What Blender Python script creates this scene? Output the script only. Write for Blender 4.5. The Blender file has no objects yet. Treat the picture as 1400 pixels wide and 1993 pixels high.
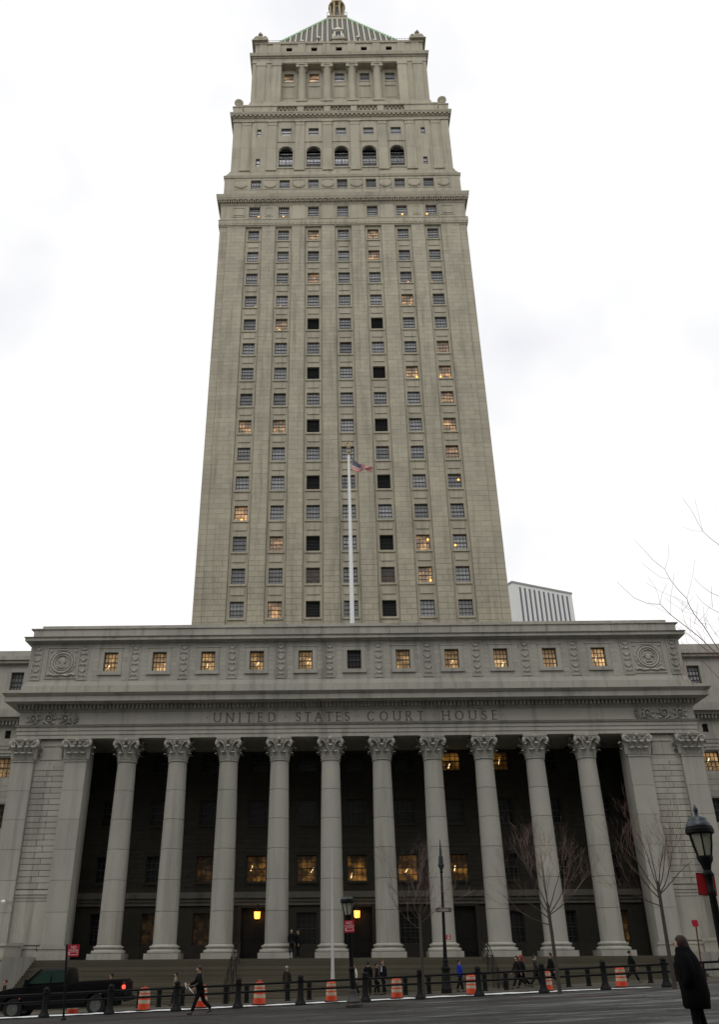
import bpy, bmesh, math, random
from mathutils import Vector, Matrix
random.seed(7)
S = bpy.context.scene
COL = S.collection
R = math.radians
sin, cos, pi = math.sin, math.cos, math.pi

# ------------------------------------------------------------------ camera
F_PX, PPX, PPY = 1647.83, 637.5, 996.5
YAW, PITCH, ROLL = -0.00824, 0.4834, -0.00769
CAM = Vector((0, 0, 1.6))
fw = Vector((sin(YAW) * cos(PITCH), cos(YAW) * cos(PITCH), sin(PITCH)))
r0 = Vector((cos(YAW), -sin(YAW), 0)); u0 = r0.cross(fw)
rt = r0 * cos(ROLL) + u0 * sin(ROLL); up = -r0 * sin(ROLL) + u0 * cos(ROLL)
cd = bpy.data.cameras.new('camera'); cam = bpy.data.objects.new('camera', cd); COL.objects.link(cam)
M4 = Matrix((rt, up, -fw)).transposed().to_4x4(); M4.translation = CAM
cam.matrix_world = M4
cd.sensor_fit = 'VERTICAL'; cd.sensor_height = 36.0; cd.sensor_width = 36.0
cd.lens = F_PX / 1993 * 36
cd.shift_x = (700 - PPX) / 1993
cd.clip_end = 3000; cd.clip_start = .1
S.camera = cam

# ------------------------------------------------------------------ sky, sun, exposure
W = bpy.data.worlds.new('World'); S.world = W; W.use_nodes = True
nt = W.node_tree; nt.nodes.clear()
SUN_EL, SUN_AZ = R(58), R(200)
out = nt.nodes.new('ShaderNodeOutputWorld'); bg = nt.nodes.new('ShaderNodeBackground')
sky = nt.nodes.new('ShaderNodeTexSky'); sky.sky_type = 'NISHITA'; sky.sun_disc = False
sky.sun_elevation = SUN_EL; sky.sun_rotation = SUN_AZ; sky.dust_density = 6; sky.air_density = 1.0; sky.ozone_density = 1
bw = nt.nodes.new('ShaderNodeHueSaturation'); bw.inputs['Saturation'].default_value = .12
nt.links.new(sky.outputs[0], bw.inputs['Color'])
tc = nt.nodes.new('ShaderNodeTexCoord')
nz = nt.nodes.new('ShaderNodeTexNoise'); nz.inputs['Scale'].default_value = 2.2; nz.inputs['Detail'].default_value = 4; nz.inputs['Roughness'].default_value = .55
nt.links.new(tc.outputs['Generated'], nz.inputs['Vector'])
cr = nt.nodes.new('ShaderNodeValToRGB')
cr.color_ramp.elements[0].position = .36; cr.color_ramp.elements[0].color = (8.7, 8.75, 9.5, 1)
cr.color_ramp.elements[1].position = .54; cr.color_ramp.elements[1].color = (11.6, 11.6, 11.6, 1)
nt.links.new(nz.outputs[0], cr.inputs[0])
mx = nt.nodes.new('ShaderNodeMix'); mx.data_type = 'RGBA'; mx.inputs['Factor'].default_value = .88   # thick overcast deck over the clear sky
nt.links.new(bw.outputs[0], mx.inputs[6]); nt.links.new(cr.outputs[0], mx.inputs[7])
nt.links.new(mx.outputs[2], bg.inputs['Color'])
bg.inputs['Strength'].default_value = .1
nt.links.new(bg.outputs[0], out.inputs['Surface'])

sd = bpy.data.lights.new('sun', 'SUN'); sd.energy = .5; sd.angle = R(25); sd.color = (1, .97, .92)
so = bpy.data.objects.new('sun', sd); COL.objects.link(so)
sdir = Vector((sin(SUN_AZ) * cos(SUN_EL), cos(SUN_AZ) * cos(SUN_EL), sin(SUN_EL)))
so.rotation_euler = sdir.to_track_quat('Z', 'Y').to_euler()
vs = S.view_settings
vs.view_transform = 'Standard'; vs.look = 'None'; vs.gamma = 1; vs.use_curve_mapping = False; vs.exposure = 0
S.render.engine = 'CYCLES'
S.cycles.max_bounces = 6; S.cycles.diffuse_bounces = 4

def at(px, py, y):
    d = fw + rt * ((px - PPX) / F_PX) + up * ((PPY - py) / F_PX)
    return CAM + d * (y / d.y)

# ------------------------------------------------------------------ helpers
class MB:
    def __init__(s): s.v = []; s.f = []; s.m = []
    def add(s, vs, fs, m=0):
        b = len(s.v); s.v += [tuple(p) for p in vs]
        s.f += [tuple(i + b for i in f) for f in fs]; s.m += [m] * len(fs); return s
    def box(s, x0, x1, y0, y1, z0, z1, m=0):
        return s.add([(x0,y0,z0),(x1,y0,z0),(x1,y1,z0),(x0,y1,z0),(x0,y0,z1),(x1,y0,z1),(x1,y1,z1),(x0,y1,z1)],
                     [(0,3,2,1),(4,5,6,7),(0,1,5,4),(1,2,6,5),(2,3,7,6),(3,0,4,7)], m)
    def frus(s, x0, x1, y0, y1, z0, X0, X1, Y0, Y1, z1, m=0):
        return s.add([(x0,y0,z0),(x1,y0,z0),(x1,y1,z0),(x0,y1,z0),(X0,Y0,z1),(X1,Y0,z1),(X1,Y1,z1),(X0,Y1,z1)],
                     [(0,3,2,1),(4,5,6,7),(0,1,5,4),(1,2,6,5),(2,3,7,6),(3,0,4,7)], m)
    def lathe(s, cx, cy, prof, n=24, m=0, sq=False, cap=True, ph=0, sx=1, sy=1):
        vs = []; fs = []
        k = 1 / cos(pi / n) if sq else 1
        for r, z in prof:
            for i in range(n):
                a = ph + 2 * pi * i / n
                vs.append((cx + r * k * cos(a) * sx, cy + r * k * sin(a) * sy, z))
        for j in range(len(prof) - 1):
            for i in range(n):
                i2 = (i + 1) % n
                fs.append((j*n+i, j*n+i2, (j+1)*n+i2, (j+1)*n+i))
        if cap:
            fs.append(tuple(range(n - 1, -1, -1))); fs.append(tuple((len(prof)-1)*n + i for i in range(n)))
        return s.add(vs, fs, m)
    def sqlathe(s, cx, cy, prof, m=0):       # square stack: (half width, z)
        return s.lathe(cx, cy, [(r * math.sqrt(2), z) for r, z in prof], 4, m, ph=pi/4)
    def tube(s, pts, rad, n=6, m=0, cap=True):
        pts = [Vector(p) for p in pts]
        if not hasattr(rad, '__len__'): rad = [rad] * len(pts)
        vs = []; fs = []; pu = None
        for i, p in enumerate(pts):
            t = (pts[min(i+1, len(pts)-1)] - pts[max(i-1, 0)])
            t = t.normalized() if t.length > 1e-9 else Vector((0, 0, 1))
            if pu is None:
                a = Vector((0, 1, 0)) if abs(t.y) < .9 else Vector((1, 0, 0))
                pu = t.cross(a).normalized()
            else:
                pu = (pu - t * pu.dot(t)); pu = pu.normalized() if pu.length > 1e-6 else t.orthogonal().normalized()
            w = t.cross(pu)
            for k in range(n):
                a = 2 * pi * k / n
                vs.append(p + (pu * cos(a) + w * sin(a)) * rad[i])
        for i in range(len(pts) - 1):
            for k in range(n):
                k2 = (k + 1) % n
                fs.append((i*n+k, i*n+k2, (i+1)*n+k2, (i+1)*n+k))
        if cap:
            fs.append(tuple(range(n-1, -1, -1))); fs.append(tuple((len(pts)-1)*n+k for k in range(n)))
        return s.add(vs, fs, m)
    def prism(s, poly, a0, a1, axis='y', m=0):   # poly in the two other axes
        n = len(poly); vs = []
        for a in (a0, a1):
            for p, q in poly:
                vs.append({'y': (p, a, q), 'x': (a, p, q), 'z': (p, q, a)}[axis])
        fs = [tuple(range(n)), tuple(range(2*n-1, n-1, -1))]
        for i in range(n):
            j = (i + 1) % n; fs.append((i, i+n, j+n, j))
        return s.add(vs, fs, m)
    def ball(s, c, r, n=10, m=0, sx=1, sy=1, sz=1):
        k = n // 2 + 1
        prof = [(r * sin(pi * i / k), -r * cos(pi * i / k)) for i in range(1, k)]
        b = len(s.v)
        s.lathe(0, 0, prof, n, m)
        for i in range(b, len(s.v)):
            x, y, z = s.v[i]; s.v[i] = (c[0] + x*sx, c[1] + y*sy, c[2] + z*sz)
        return s
    def build(s, name, mats, parent=None, loc=None, rot=None, smooth=None, fix=False):
        me = bpy.data.meshes.new(name)
        me.from_pydata(s.v, [], s.f)
        if not isinstance(mats, (list, tuple)): mats = [mats]
        for m in mats: me.materials.append(m)
        if len(mats) > 1: me.polygons.foreach_set('material_index', s.m)
        if fix:
            bm = bmesh.new(); bm.from_mesh(me); bmesh.ops.recalc_face_normals(bm, faces=bm.faces); bm.to_mesh(me); bm.free()
        if smooth is not None:
            me.polygons.foreach_set('use_smooth', [True] * len(me.polygons)); me.set_sharp_from_angle(angle=R(smooth))
        return link(name, me, parent, loc, rot)

def link(name, me, parent=None, loc=None, rot=None):
    o = bpy.data.objects.new(name, me); COL.objects.link(o)
    if loc: o.location = loc
    if rot: o.rotation_euler = rot
    if parent: o.parent = parent
    return o
def tag(o, label, cat, group=None):
    o['label'] = label; o['category'] = cat
    if group: o['group'] = group
    return o
def empty(name, label, cat, loc=(0,0,0), rot=(0,0,0), group=None):
    o = bpy.data.objects.new(name, None); COL.objects.link(o); o.location = loc; o.rotation_euler = rot
    o.empty_display_size = .3
    return tag(o, label, cat, group)
def copy_tree(o, parent=None):
    c = o.copy(); COL.objects.link(c)
    if parent: c.parent = parent
    for ch in list(o.children): copy_tree(ch, c)
    return c
def struct(o): o['kind'] = 'structure'; return o
def stuff(o): o['kind'] = 'stuff'; return o

# ------------------------------------------------------------------ materials
def new_mat(name):
    m = bpy.data.materials.new(name); m.use_nodes = True
    n = m.node_tree; b = n.nodes['Principled BSDF']; return m, n, b
def N(n, t, **k):
    x = n.nodes.new(t)
    for a, v in k.items():
        if a in x.inputs: x.inputs[a].default_value = v
        else: setattr(x, a, v)
    return x
def math_node(n, op, a, b=None):
    x = n.nodes.new('ShaderNodeMath'); x.operation = op
    for i, v in enumerate((a, b)):
        if v is None: continue
        if isinstance(v, (int, float)): x.inputs[i].default_value = v
        else: n.links.new(v, x.inputs[i])
    return x.outputs[0]
def noise(n, vec, scale, detail=3, rough=.55):
    x = N(n, 'ShaderNodeTexNoise', Scale=scale, Detail=detail, Roughness=rough)
    n.links.new(vec, x.inputs['Vector']); return x.outputs[0]
def simple(name, col, rough=.6, metal=0, emit=None, es=0, var=0, vscale=6, bump=0, spec=None):
    m, n, b = new_mat(name)
    b.inputs['Base Color'].default_value = (*col, 1); b.inputs['Roughness'].default_value = rough; b.inputs['Metallic'].default_value = metal
    if spec is not None: b.inputs['Specular IOR Level'].default_value = spec
    if emit: b.inputs['Emission Color'].default_value = (*emit, 1); b.inputs['Emission Strength'].default_value = es
    if var:
        t = N(n, 'ShaderNodeTexCoord')
        f = noise(n, t.outputs['Object'], vscale, 5, .6)
        g = math_node(n, 'ADD', math_node(n, 'MULTIPLY', f, 2 * var), 1 - var)
        mm = N(n, 'ShaderNodeMix', data_type='RGBA', blend_type='MULTIPLY'); mm.inputs[0].default_value = 1
        mm.inputs[6].default_value = (*col, 1); n.links.new(g, mm.inputs[7]); n.links.new(mm.outputs[2], b.inputs['Base Color'])
        if bump:
            bp = N(n, 'ShaderNodeBump', Strength=bump, Distance=.02); n.links.new(f, bp.inputs['Height']); n.links.new(bp.outputs[0], b.inputs['Normal'])
    return m
def granite(name, col, blockvar=.16, streak=.34, patch=.22, tint=(1.0, 1.0, .95)):
    m, n, b = new_mat(name)
    g = N(n, 'ShaderNodeNewGeometry'); oi = N(n, 'ShaderNodeObjectInfo')
    P = g.outputs['Position']
    mp = N(n, 'ShaderNodeMapping'); mp.inputs['Scale'].default_value = (1.1, 1.1, .07); n.links.new(P, mp.inputs['Vector'])
    st = noise(n, mp.outputs[0], 1.3, 5, .65)
    pa = noise(n, P, .22, 4, .6)
    gr = noise(n, P, 11, 3, .7)
    sm = N(n, 'ShaderNodeMapRange'); sm.inputs['From Min'].default_value = .5; sm.inputs['From Max'].default_value = .75; n.links.new(st, sm.inputs['Value'])
    v = math_node(n, 'SUBTRACT', 1.0, math_node(n, 'MULTIPLY', sm.outputs[0], streak))
    v = math_node(n, 'MULTIPLY', v, math_node(n, 'ADD', 1 - patch, math_node(n, 'MULTIPLY', pa, 2 * patch)))
    v = math_node(n, 'MULTIPLY', v, math_node(n, 'ADD', .86, math_node(n, 'MULTIPLY', gr, .28)))
    rd = math_node(n, 'FRACT', math_node(n, 'ADD', g.outputs['Random Per Island'], oi.outputs['Random']))
    v = math_node(n, 'MULTIPLY', v, math_node(n, 'ADD', 1 - blockvar / 2, math_node(n, 'MULTIPLY', rd, blockvar)))
    tn = N(n, 'ShaderNodeMix', data_type='RGBA')
    n.links.new(pa, tn.inputs[0]); tn.inputs[6].default_value = (*col, 1); tn.inputs[7].default_value = (col[0]*tint[0], col[1]*tint[1], col[2]*tint[2], 1)
    mm = N(n, 'ShaderNodeMix', data_type='RGBA', blend_type='MULTIPLY'); mm.inputs[0].default_value = 1
    n.links.new(tn.outputs[2], mm.inputs[6]); n.links.new(v, mm.inputs[7]); n.links.new(mm.outputs[2], b.inputs['Base Color'])
    b.inputs['Roughness'].default_value = .88; b.inputs['Specular IOR Level'].default_value = .25
    bp = N(n, 'ShaderNodeBump', Strength=.25, Distance=.03); n.links.new(gr, bp.inputs['Height']); n.links.new(bp.outputs[0], b.inputs['Normal'])
    return m
def glass_dark(name, lo, hi, rough=.12, blue=1.04):
    m, n, b = new_mat(name)
    t = N(n, 'ShaderNodeTexCoord'); oi = N(n, 'ShaderNodeObjectInfo')
    of = N(n, 'ShaderNodeVectorMath', operation='ADD'); n.links.new(t.outputs['Object'], of.inputs[0])
    sc = math_node(n, 'MULTIPLY', oi.outputs['Random'], 97.0)
    n.links.new(sc, of.inputs[1])
    f = noise(n, of.outputs[0], 1.3, 2, .5)
    rnd = math_node(n, 'ADD', math_node(n, 'MULTIPLY', oi.outputs['Random'], .6), math_node(n, 'MULTIPLY', f, .5))
    mr = N(n, 'ShaderNodeMapRange'); mr.inputs['From Min'].default_value = .1; mr.inputs['From Max'].default_value = .9
    mr.inputs['To Min'].default_value = lo; mr.inputs['To Max'].default_value = hi; n.links.new(rnd, mr.inputs['Value'])
    if hi > .2:                                             # roller blinds drawn to different heights
        sx = N(n, 'ShaderNodeSeparateXYZ'); n.links.new(t.outputs['Object'], sx.inputs[0])
        r2 = math_node(n, 'FRACT', math_node(n, 'MULTIPLY', oi.outputs['Random'], 37.7))
        on = math_node(n, 'GREATER_THAN', sx.outputs[2], math_node(n, 'SUBTRACT', math_node(n, 'MULTIPLY', r2, 2.6), 1.0))
        bl_ = math_node(n, 'MULTIPLY', on, math_node(n, 'ADD', .08, math_node(n, 'MULTIPLY', r2, .2)))
        mr = math_node(n, 'ADD', mr.outputs[0], bl_).node
    cb = N(n, 'ShaderNodeCombineColor')
    n.links.new(mr.outputs[0], cb.inputs[0]); n.links.new(mr.outputs[0], cb.inputs[1]); n.links.new(math_node(n, 'MULTIPLY', mr.outputs[0], blue), cb.inputs[2])
    n.links.new(cb.outputs[0], b.inputs['Base Color']); b.inputs['Roughness'].default_value = rough
    return m
def glass_lit(name, strength, thr, base=.1, col=(1, .55, .17), scale=1.6, lo=.12):
    """window pane of a lit room: warm light in uneven patches, different for each window"""
    m, n, b = new_mat(name)
    t = N(n, 'ShaderNodeTexCoord'); oi = N(n, 'ShaderNodeObjectInfo')
    of = N(n, 'ShaderNodeVectorMath', operation='ADD'); n.links.new(t.outputs['Object'], of.inputs[0])
    n.links.new(math_node(n, 'MULTIPLY', oi.outputs['Random'], 53.0), of.inputs[1])
    f = noise(n, of.outputs[0], scale, 3, .6)
    mr = N(n, 'ShaderNodeMapRange'); mr.inputs['From Min'].default_value = thr; mr.inputs['From Max'].default_value = thr + .3
    mr.inputs['To Min'].default_value = lo; n.links.new(f, mr.inputs['Value'])
    sx = N(n, 'ShaderNodeSeparateXYZ'); n.links.new(t.outputs['Object'], sx.inputs[0])
    vg = N(n, 'ShaderNodeMapRange'); vg.inputs['From Min'].default_value = .75; vg.inputs['From Max'].default_value = .1; vg.inputs['To Min'].default_value = .3; n.links.new(sx.outputs[2], vg.inputs['Value'])
    es = math_node(n, 'MULTIPLY', math_node(n, 'MULTIPLY', mr.outputs[0], vg.outputs[0]), strength)
    b.inputs['Emission Color'].default_value = (*col, 1); n.links.new(es, b.inputs['Emission Strength'])
    b.inputs['Base Color'].default_value = (base, base * .95, base * .85, 1); b.inputs['Roughness'].default_value = .15
    return m

TOWER = granite('granite_tower', (.405, .375, .295), .13, .36, .26)
BASE = granite('granite_base', (.38, .368, .325), .18, .42, .28)
COLM = granite('granite_column', (.37, .36, .32), .10, .3, .2)
WALLIN = granite('granite_portico_shade', (.052, .05, .04), .2, .2, .25)  # same granite, with the shade of the deep portico put into its colour
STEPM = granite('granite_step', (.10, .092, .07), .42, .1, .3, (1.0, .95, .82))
DARKSTONE = granite('granite_weathered', (.17, .165, .14), .1, .4, .3)
JOINT = simple('mortar', (.11, .105, .09), .95)
SASH = simple('sash_paint', (.045, .045, .04), .5)
BRONZE = simple('dark_bronze', (.02, .019, .016), .45, .3, var=.3)
LETTER = simple('letter_patina', (.12, .085, .06), .7, var=.3, vscale=5)
LOUVRE = simple('louvre_black', (.012, .012, .012), .6)
GLASS = glass_dark('window_glass', .1, .36)
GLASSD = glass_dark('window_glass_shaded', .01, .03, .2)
LIT = glass_lit('window_lit_warm', 1.0, .48, .12, (1, .58, .22), 1.0, .14)
LITSOFT = glass_lit('window_lit_soft', 1.15, .47, .2, (1, .52, .18), 1.0, .1)
LITIN = glass_lit('window_lit_portico', .36, .48, .02, (1, .46, .09), 1.1, .07)
LITDIM = glass_lit('window_lit_dim', .07, .45, .02, (1, .5, .12), 1.6, .1)
LITHOT = glass_lit('window_lit_bright', 1.5, .5, .16, (1, .6, .26), 1.0, .16)
LAMPGLOW = simple('room_lamp_glow', (.8, .5, .2), .4, 0, (1, .36, .06), 3.2)
LANTERN_GLOW = simple('lantern_glow', (.8, .5, .2), .4, 0, (1, .36, .05), 4.5)
ROOFTILE = simple('roof_tile', (.08, .08, .055), .7, var=.35, vscale=.8)
RIBM = simple('roof_rib_gilt', (.66, .62, .52), .6, .0, var=.25, vscale=1.5)
RIDGEM = simple('ridge_copper', (.22, .36, .19), .6, var=.3, vscale=.6)
GOLD = simple('gold_leaf', (.40, .32, .19), .6, .15, var=.3, vscale=2)
WHITEP = simple('white_paint', (.78, .79, .78), .4, var=.06)
BLACKIRON = simple('black_iron', (.007, .0075, .007), .55, 0, var=.3, spec=.14)
CHIPPED = simple('worn_black_paint', (.03, .026, .022), .55, var=.6, vscale=5)
GREYPOLE = simple('grey_steel', (.25, .25, .25), .45, .6)
ORANGE = simple('drum_orange', (.55, .05, .012), .5, var=.18, vscale=4)
REFL = simple('reflective_band', (.46, .37, .27), .4, var=.25, vscale=9)
RUBBER = simple('black_rubber', (.012, .012, .012), .85, spec=.15)
REDSIGN = simple('red_sign', (.42, .012, .03), .45)
WHITESIGN = simple('sign_white', (.7, .68, .66), .5)

# ------------------------------------------------------------------ ground
SL = .036
def plaza_z(x, y): return -.16 + SL * x - .0045 * (y - 18)
def walk_z(x, y): return plaza_z(x, y) - .2
def road_z(x, y): return plaza_z(x, y) - .07 - .03 * (y - 45.3)
def ground_mat(name, c0, c1, scale, rough, frost=None, band=None):
    m, n, b = new_mat(name)
    g = N(n, 'ShaderNodeNewGeometry'); P = g.outputs['Position']
    mp = N(n, 'ShaderNodeMapping'); mp.inputs['Scale'].default_value = (.35, 1, 1); n.links.new(P, mp.inputs['Vector'])
    f = noise(n, mp.outputs[0], scale, 6, .65)
    r = N(n, 'ShaderNodeValToRGB'); r.color_ramp.elements[0].position = .36; r.color_ramp.elements[1].position = .64
    r.color_ramp.elements[0].color = (*c0, 1); r.color_ramp.elements[1].color = (*c1, 1); n.links.new(f, r.inputs[0])
    colo = r.outputs[0]
    gr = noise(n, P, 60, 2, .6)
    mm = N(n, 'ShaderNodeMix', data_type='RGBA', blend_type='MULTIPLY'); mm.inputs[0].default_value = 1
    n.links.new(colo, mm.inputs[6]); n.links.new(math_node(n, 'ADD', .7, math_node(n, 'MULTIPLY', gr, .6)), mm.inputs[7]); colo = mm.outputs[2]
    if frost:
        m2 = N(n, 'ShaderNodeMapping'); m2.inputs['Scale'].default_value = (.12, .5, 1); n.links.new(P, m2.inputs['Vector'])
        fr = noise(n, m2.outputs[0], 1.6, 7, .72)
        mr = N(n, 'ShaderNodeMapRange'); mr.inputs['From Min'].default_value = .56; mr.inputs['From Max'].default_value = .72; sx = N(n, 'ShaderNodeSeparateXYZ'); n.links.new(P, sx.inputs[0]); fr = math_node(n, 'ADD', fr, math_node(n, 'MINIMUM', .09, math_node(n, 'MULTIPLY', sx.outputs[0], .009))); n.links.new(fr, mr.inputs['Value'])
        mf = N(n, 'ShaderNodeMix', data_type='RGBA'); n.links.new(math_node(n, 'MULTIPLY', mr.outputs[0], frost), mf.inputs[0])
        n.links.new(colo, mf.inputs[6]); mf.inputs[7].default_value = (.3, .31, .31, 1); colo = mf.outputs[2]
    vo = N(n, 'ShaderNodeTexVoronoi', feature='DISTANCE_TO_EDGE', Scale=.3)
    wp = N(n, 'ShaderNodeTexNoise', Scale=1.2, Detail=5); n.links.new(P, wp.inputs['Vector'])
    wa = N(n, 'ShaderNodeVectorMath', operation='MULTIPLY_ADD'); n.links.new(wp.outputs['Color'], wa.inputs[0]); wa.inputs[1].default_value = (1.6, 1.6, 0); n.links.new(P, wa.inputs[2])
    n.links.new(wa.outputs[0], vo.inputs['Vector'])
    ck = N(n, 'ShaderNodeMapRange'); ck.inputs['From Min'].default_value = .004; ck.inputs['From Max'].default_value = .014; ck.inputs['To Min'].default_value = .45; n.links.new(vo.outputs['Distance'], ck.inputs['Value'])
    pv = N(n, 'ShaderNodeTexVoronoi', Scale=.16); n.links.new(mp.outputs[0], pv.inputs['Vector'])
    sp2 = N(n, 'ShaderNodeSeparateXYZ'); n.links.new(pv.outputs['Color'], sp2.inputs[0])
    dk = math_node(n, 'MULTIPLY', ck.outputs[0], math_node(n, 'ADD', .8, math_node(n, 'MULTIPLY', sp2.outputs[0], .4)))
    mk = N(n, 'ShaderNodeMix', data_type='RGBA', blend_type='MULTIPLY'); mk.inputs[0].default_value = 1
    n.links.new(colo, mk.inputs[6]); n.links.new(dk, mk.inputs[7]); colo = mk.outputs[2]
    n.links.new(colo, b.inputs['Base Color'])
    mr2 = N(n, 'ShaderNodeMapRange'); mr2.inputs['To Min'].default_value = rough - .25; mr2.inputs['To Max'].default_value = rough + .1; n.links.new(f, mr2.inputs['Value'])
    n.links.new(mr2.outputs[0], b.inputs['Roughness'])
    b.inputs['Specular IOR Level'].default_value = .15
    bp = N(n, 'ShaderNodeBump', Strength=.3, Distance=.02); n.links.new(gr, bp.inputs['Height']); n.links.new(bp.outputs[0], b.inputs['Normal'])
    return m
PLAZA = ground_mat('plaza_asphalt', (.03, .03, .028), (.058, .057, .054), .8, .75, .55)
ROADM = ground_mat('road_asphalt', (.03, .03, .03), (.05, .05, .048), .7, .7, .25)
WALKM = ground_mat('sidewalk_concrete', (.07, .066, .05), (.11, .1, .08), .6, .85)
BANDM = ground_mat('granite_band', (.035, .022, .018), (.055, .034, .028), 1.2, .75)
CURBM = simple('kerb_granite', (.12, .115, .1), .8, var=.25, vscale=1.5)
SNOWM = simple('old_snow', (.80, .83, .82), .7, var=.12, vscale=2.5, bump=.6)
GROUNDM = simple('city_ground', (.05, .05, .049), .9, var=.3, vscale=.05)

def sheet(name, mat, x0, x1, y0, y1, zf, nx=2, ny=2, dz=0):
    b = MB()
    vs = []; fs = []
    for j in range(ny + 1):
        for i in range(nx + 1):
            x = x0 + (x1 - x0) * i / nx; y = y0 + (y1 - y0) * j / ny
            vs.append((x, y, zf(x, y) + dz))
    for j in range(ny):
        for i in range(nx):
            a = j * (nx + 1) + i; fs.append((a, a + 1, a + nx + 2, a + nx + 1))
    b.add(vs, fs); return struct(b.build(name, mat))
sheet('ground', GROUNDM, -900, 900, -500, 1300, lambda x, y: max(-20, min(20, SL * x)) - 1.9, 12, 4)
sheet('plaza', PLAZA, -160, 160, -40, 45.0, plaza_z, 2, 2)
sheet('paving_band', BANDM, -60, 60, 39.2, 39.75, plaza_z, 2, 1, .005)
sheet('road', ROADM, -160, 160, 45.3, 54.4, road_z, 2, 2)
sheet('sidewalk', WALKM, -160, 160, 54.7, 68, walk_z, 2, 2)
def kerb(name, y0, y1, zt):
    b = MB()
    for x0, x1 in ((-160, 0), (0, 160)):
        b.add([(x0, y0, zt(x0, y0) - .5), (x1, y0, zt(x1, y0) - .5), (x1, y1, zt(x1, y1) - .5), (x0, y1, zt(x0, y1) - .5),
               (x0, y0, zt(x0, y0) + .004), (x1, y0, zt(x1, y0) + .004), (x1, y1, zt(x1, y1) + .004), (x0, y1, zt(x0, y1) + .004)],
              [(0,3,2,1),(4,5,6,7),(0,1,5,4),(1,2,6,5),(2,3,7,6),(3,0,4,7)])
    return struct(b.build(name, CURBM))
kerb('kerb', 45.0, 45.3, plaza_z)
kerb('kerb', 54.4, 54.7, walk_z)
# ploughed strip of old snow along the near gutter, thinning out to the right
b = MB(); vs = []; fs = []
xs = [-42 + i * .35 for i in range(int(57 / .35))]
for i, x in enumerate(xs):
    t = 1 if x < 9 else max(0, 1 - (x - 9) / 5.5)
    wob = .5 * sin(x * 1.7) + .3 * sin(x * 4.1 + 1)
    w0 = 44.6; w1 = 45.28 + (1.75 + .22 * wob + random.uniform(-.08, .08)) * (t ** .6)
    for k, (q, h) in enumerate(((0, .03), (.25, .05), (.6, .05), (.9, .03), (1, -.01))):
        y = w0 + (w1 - w0) * q
        vs.append((x, y, max(road_z(x, y), plaza_z(x, y) if y < 45.32 else -99) + .006 + h * (t ** .5) * (1 + random.uniform(-.25, .25))))
for i in range(len(xs) - 1):
    for k in range(4): a = i * 5 + k; fs.append((a, a + 5, a + 6, a + 1))
b.add(vs, fs); o = stuff(b.build('snow', SNOWM, smooth=60)); tag(o, 'strip of old white snow lying along the gutter behind the railing', 'snow')

# ------------------------------------------------------------------ courthouse
CH = empty('courthouse', 'grey granite courthouse with ten column portico and tall tower under a pyramid roof', 'building', (1.53, 66, 1.5))
CHI = Matrix.Translation((-1.53, -66, -1.5))
def hang(o, parent=CH):
    """parent keeping the world position the piece was built in"""
    o.parent = parent; o.matrix_parent_inverse = parent_inv(parent); return o
def parent_inv(p):
    m = Matrix.Identity(4); q = p
    while q is not None:
        l = Matrix.LocRotScale(q.location, q.rotation_euler, q.scale)
        m = q.matrix_parent_inverse @ l @ m if q.parent else l @ m
        q = q.parent
    return m.inverted()
def part(name, mb, mats, smooth=None, parent=CH, fix=False):
    return hang(mb.build(name, mats, smooth=smooth, fix=fix), parent)

def holed_wall(b, x0, x1, z0, z1, y, holes, depth, m=0, mr=None):
    """front face at y (looking to -y) with rectangular openings and reveals going back by depth"""
    xs = sorted({x0, x1, *[h[0] for h in holes], *[h[1] for h in holes]}); zs = sorted({z0, z1, *[h[2] for h in holes], *[h[3] for h in holes]})
    xs = [x for x in xs if x0 - 1e-6 <= x <= x1 + 1e-6]; zs = [z for z in zs if z0 - 1e-6 <= z <= z1 + 1e-6]
    for i in range(len(xs) - 1):
        for j in range(len(zs) - 1):
            cx = (xs[i] + xs[i+1]) / 2; cz = (zs[j] + zs[j+1]) / 2
            if any(h[0] < cx < h[1] and h[2] < cz < h[3] for h in holes): continue
            b.add([(xs[i], y, zs[j]), (xs[i+1], y, zs[j]), (xs[i+1], y, zs[j+1]), (xs[i], y, zs[j+1])], [(0, 1, 2, 3)], m)
    mr = m if mr is None else mr
    for a, c, e, g in holes:
        yb = y + depth
        b.add([(a,y,e),(c,y,e),(c,y,g),(a,y,g),(a,yb,e),(c,yb,e),(c,yb,g),(a,yb,g)], [(0,4,5,1),(1,5,6,2),(2,6,7,3),(3,7,4,0)], mr)

# windows: sash (mesh) with a pane child; meshes shared
_wc = {}
def win_mesh(w, h, nx, ny, rail=True, fr=.07, arch=False):
    k = (round(w, 3), round(h, 3), nx, ny, rail)
    if k in _wc: return _wc[k]
    b = MB(); d = .06; x0, x1, z0, z1 = -w/2, w/2, -h/2, h/2
    b.box(x0, x0 + fr, -d, d, z0, z1); b.box(x1 - fr, x1, -d, d, z0, z1)
    b.box(x0 + fr, x1 - fr, -d, d, z0, z0 + fr); b.box(x0 + fr, x1 - fr, -d, d, z1 - fr, z1)
    mu = .022
    if rail: b.box(x0 + fr, x1 - fr, -d * .8, d * .8, -.045, .045)
    for i in range(1, nx):
        x = x0 + w * i / nx; b.box(x - mu, x + mu, -d * .5, d * .5, z0 + fr, z1 - fr)
    for j in range(1, ny):
        z = z0 + h * j / ny
        if rail and abs(z) < .02: continue
        b.box(x0 + fr, x1 - fr, -d * .4, d * .4, z - mu, z + mu)
    me = bpy.data.meshes.new('window'); me.from_pydata(b.v, [], b.f); me.materials.append(SASH)
    p = MB(); p.box(x0 + .02, x1 - .02, -.012, .012, z0 + .02, z1 - .02)
    pm = bpy.data.meshes.new('pane'); pm.from_pydata(p.v, [], p.f)
    _wc[k] = (me, pm); return _wc[k]
_pm = {}
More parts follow.
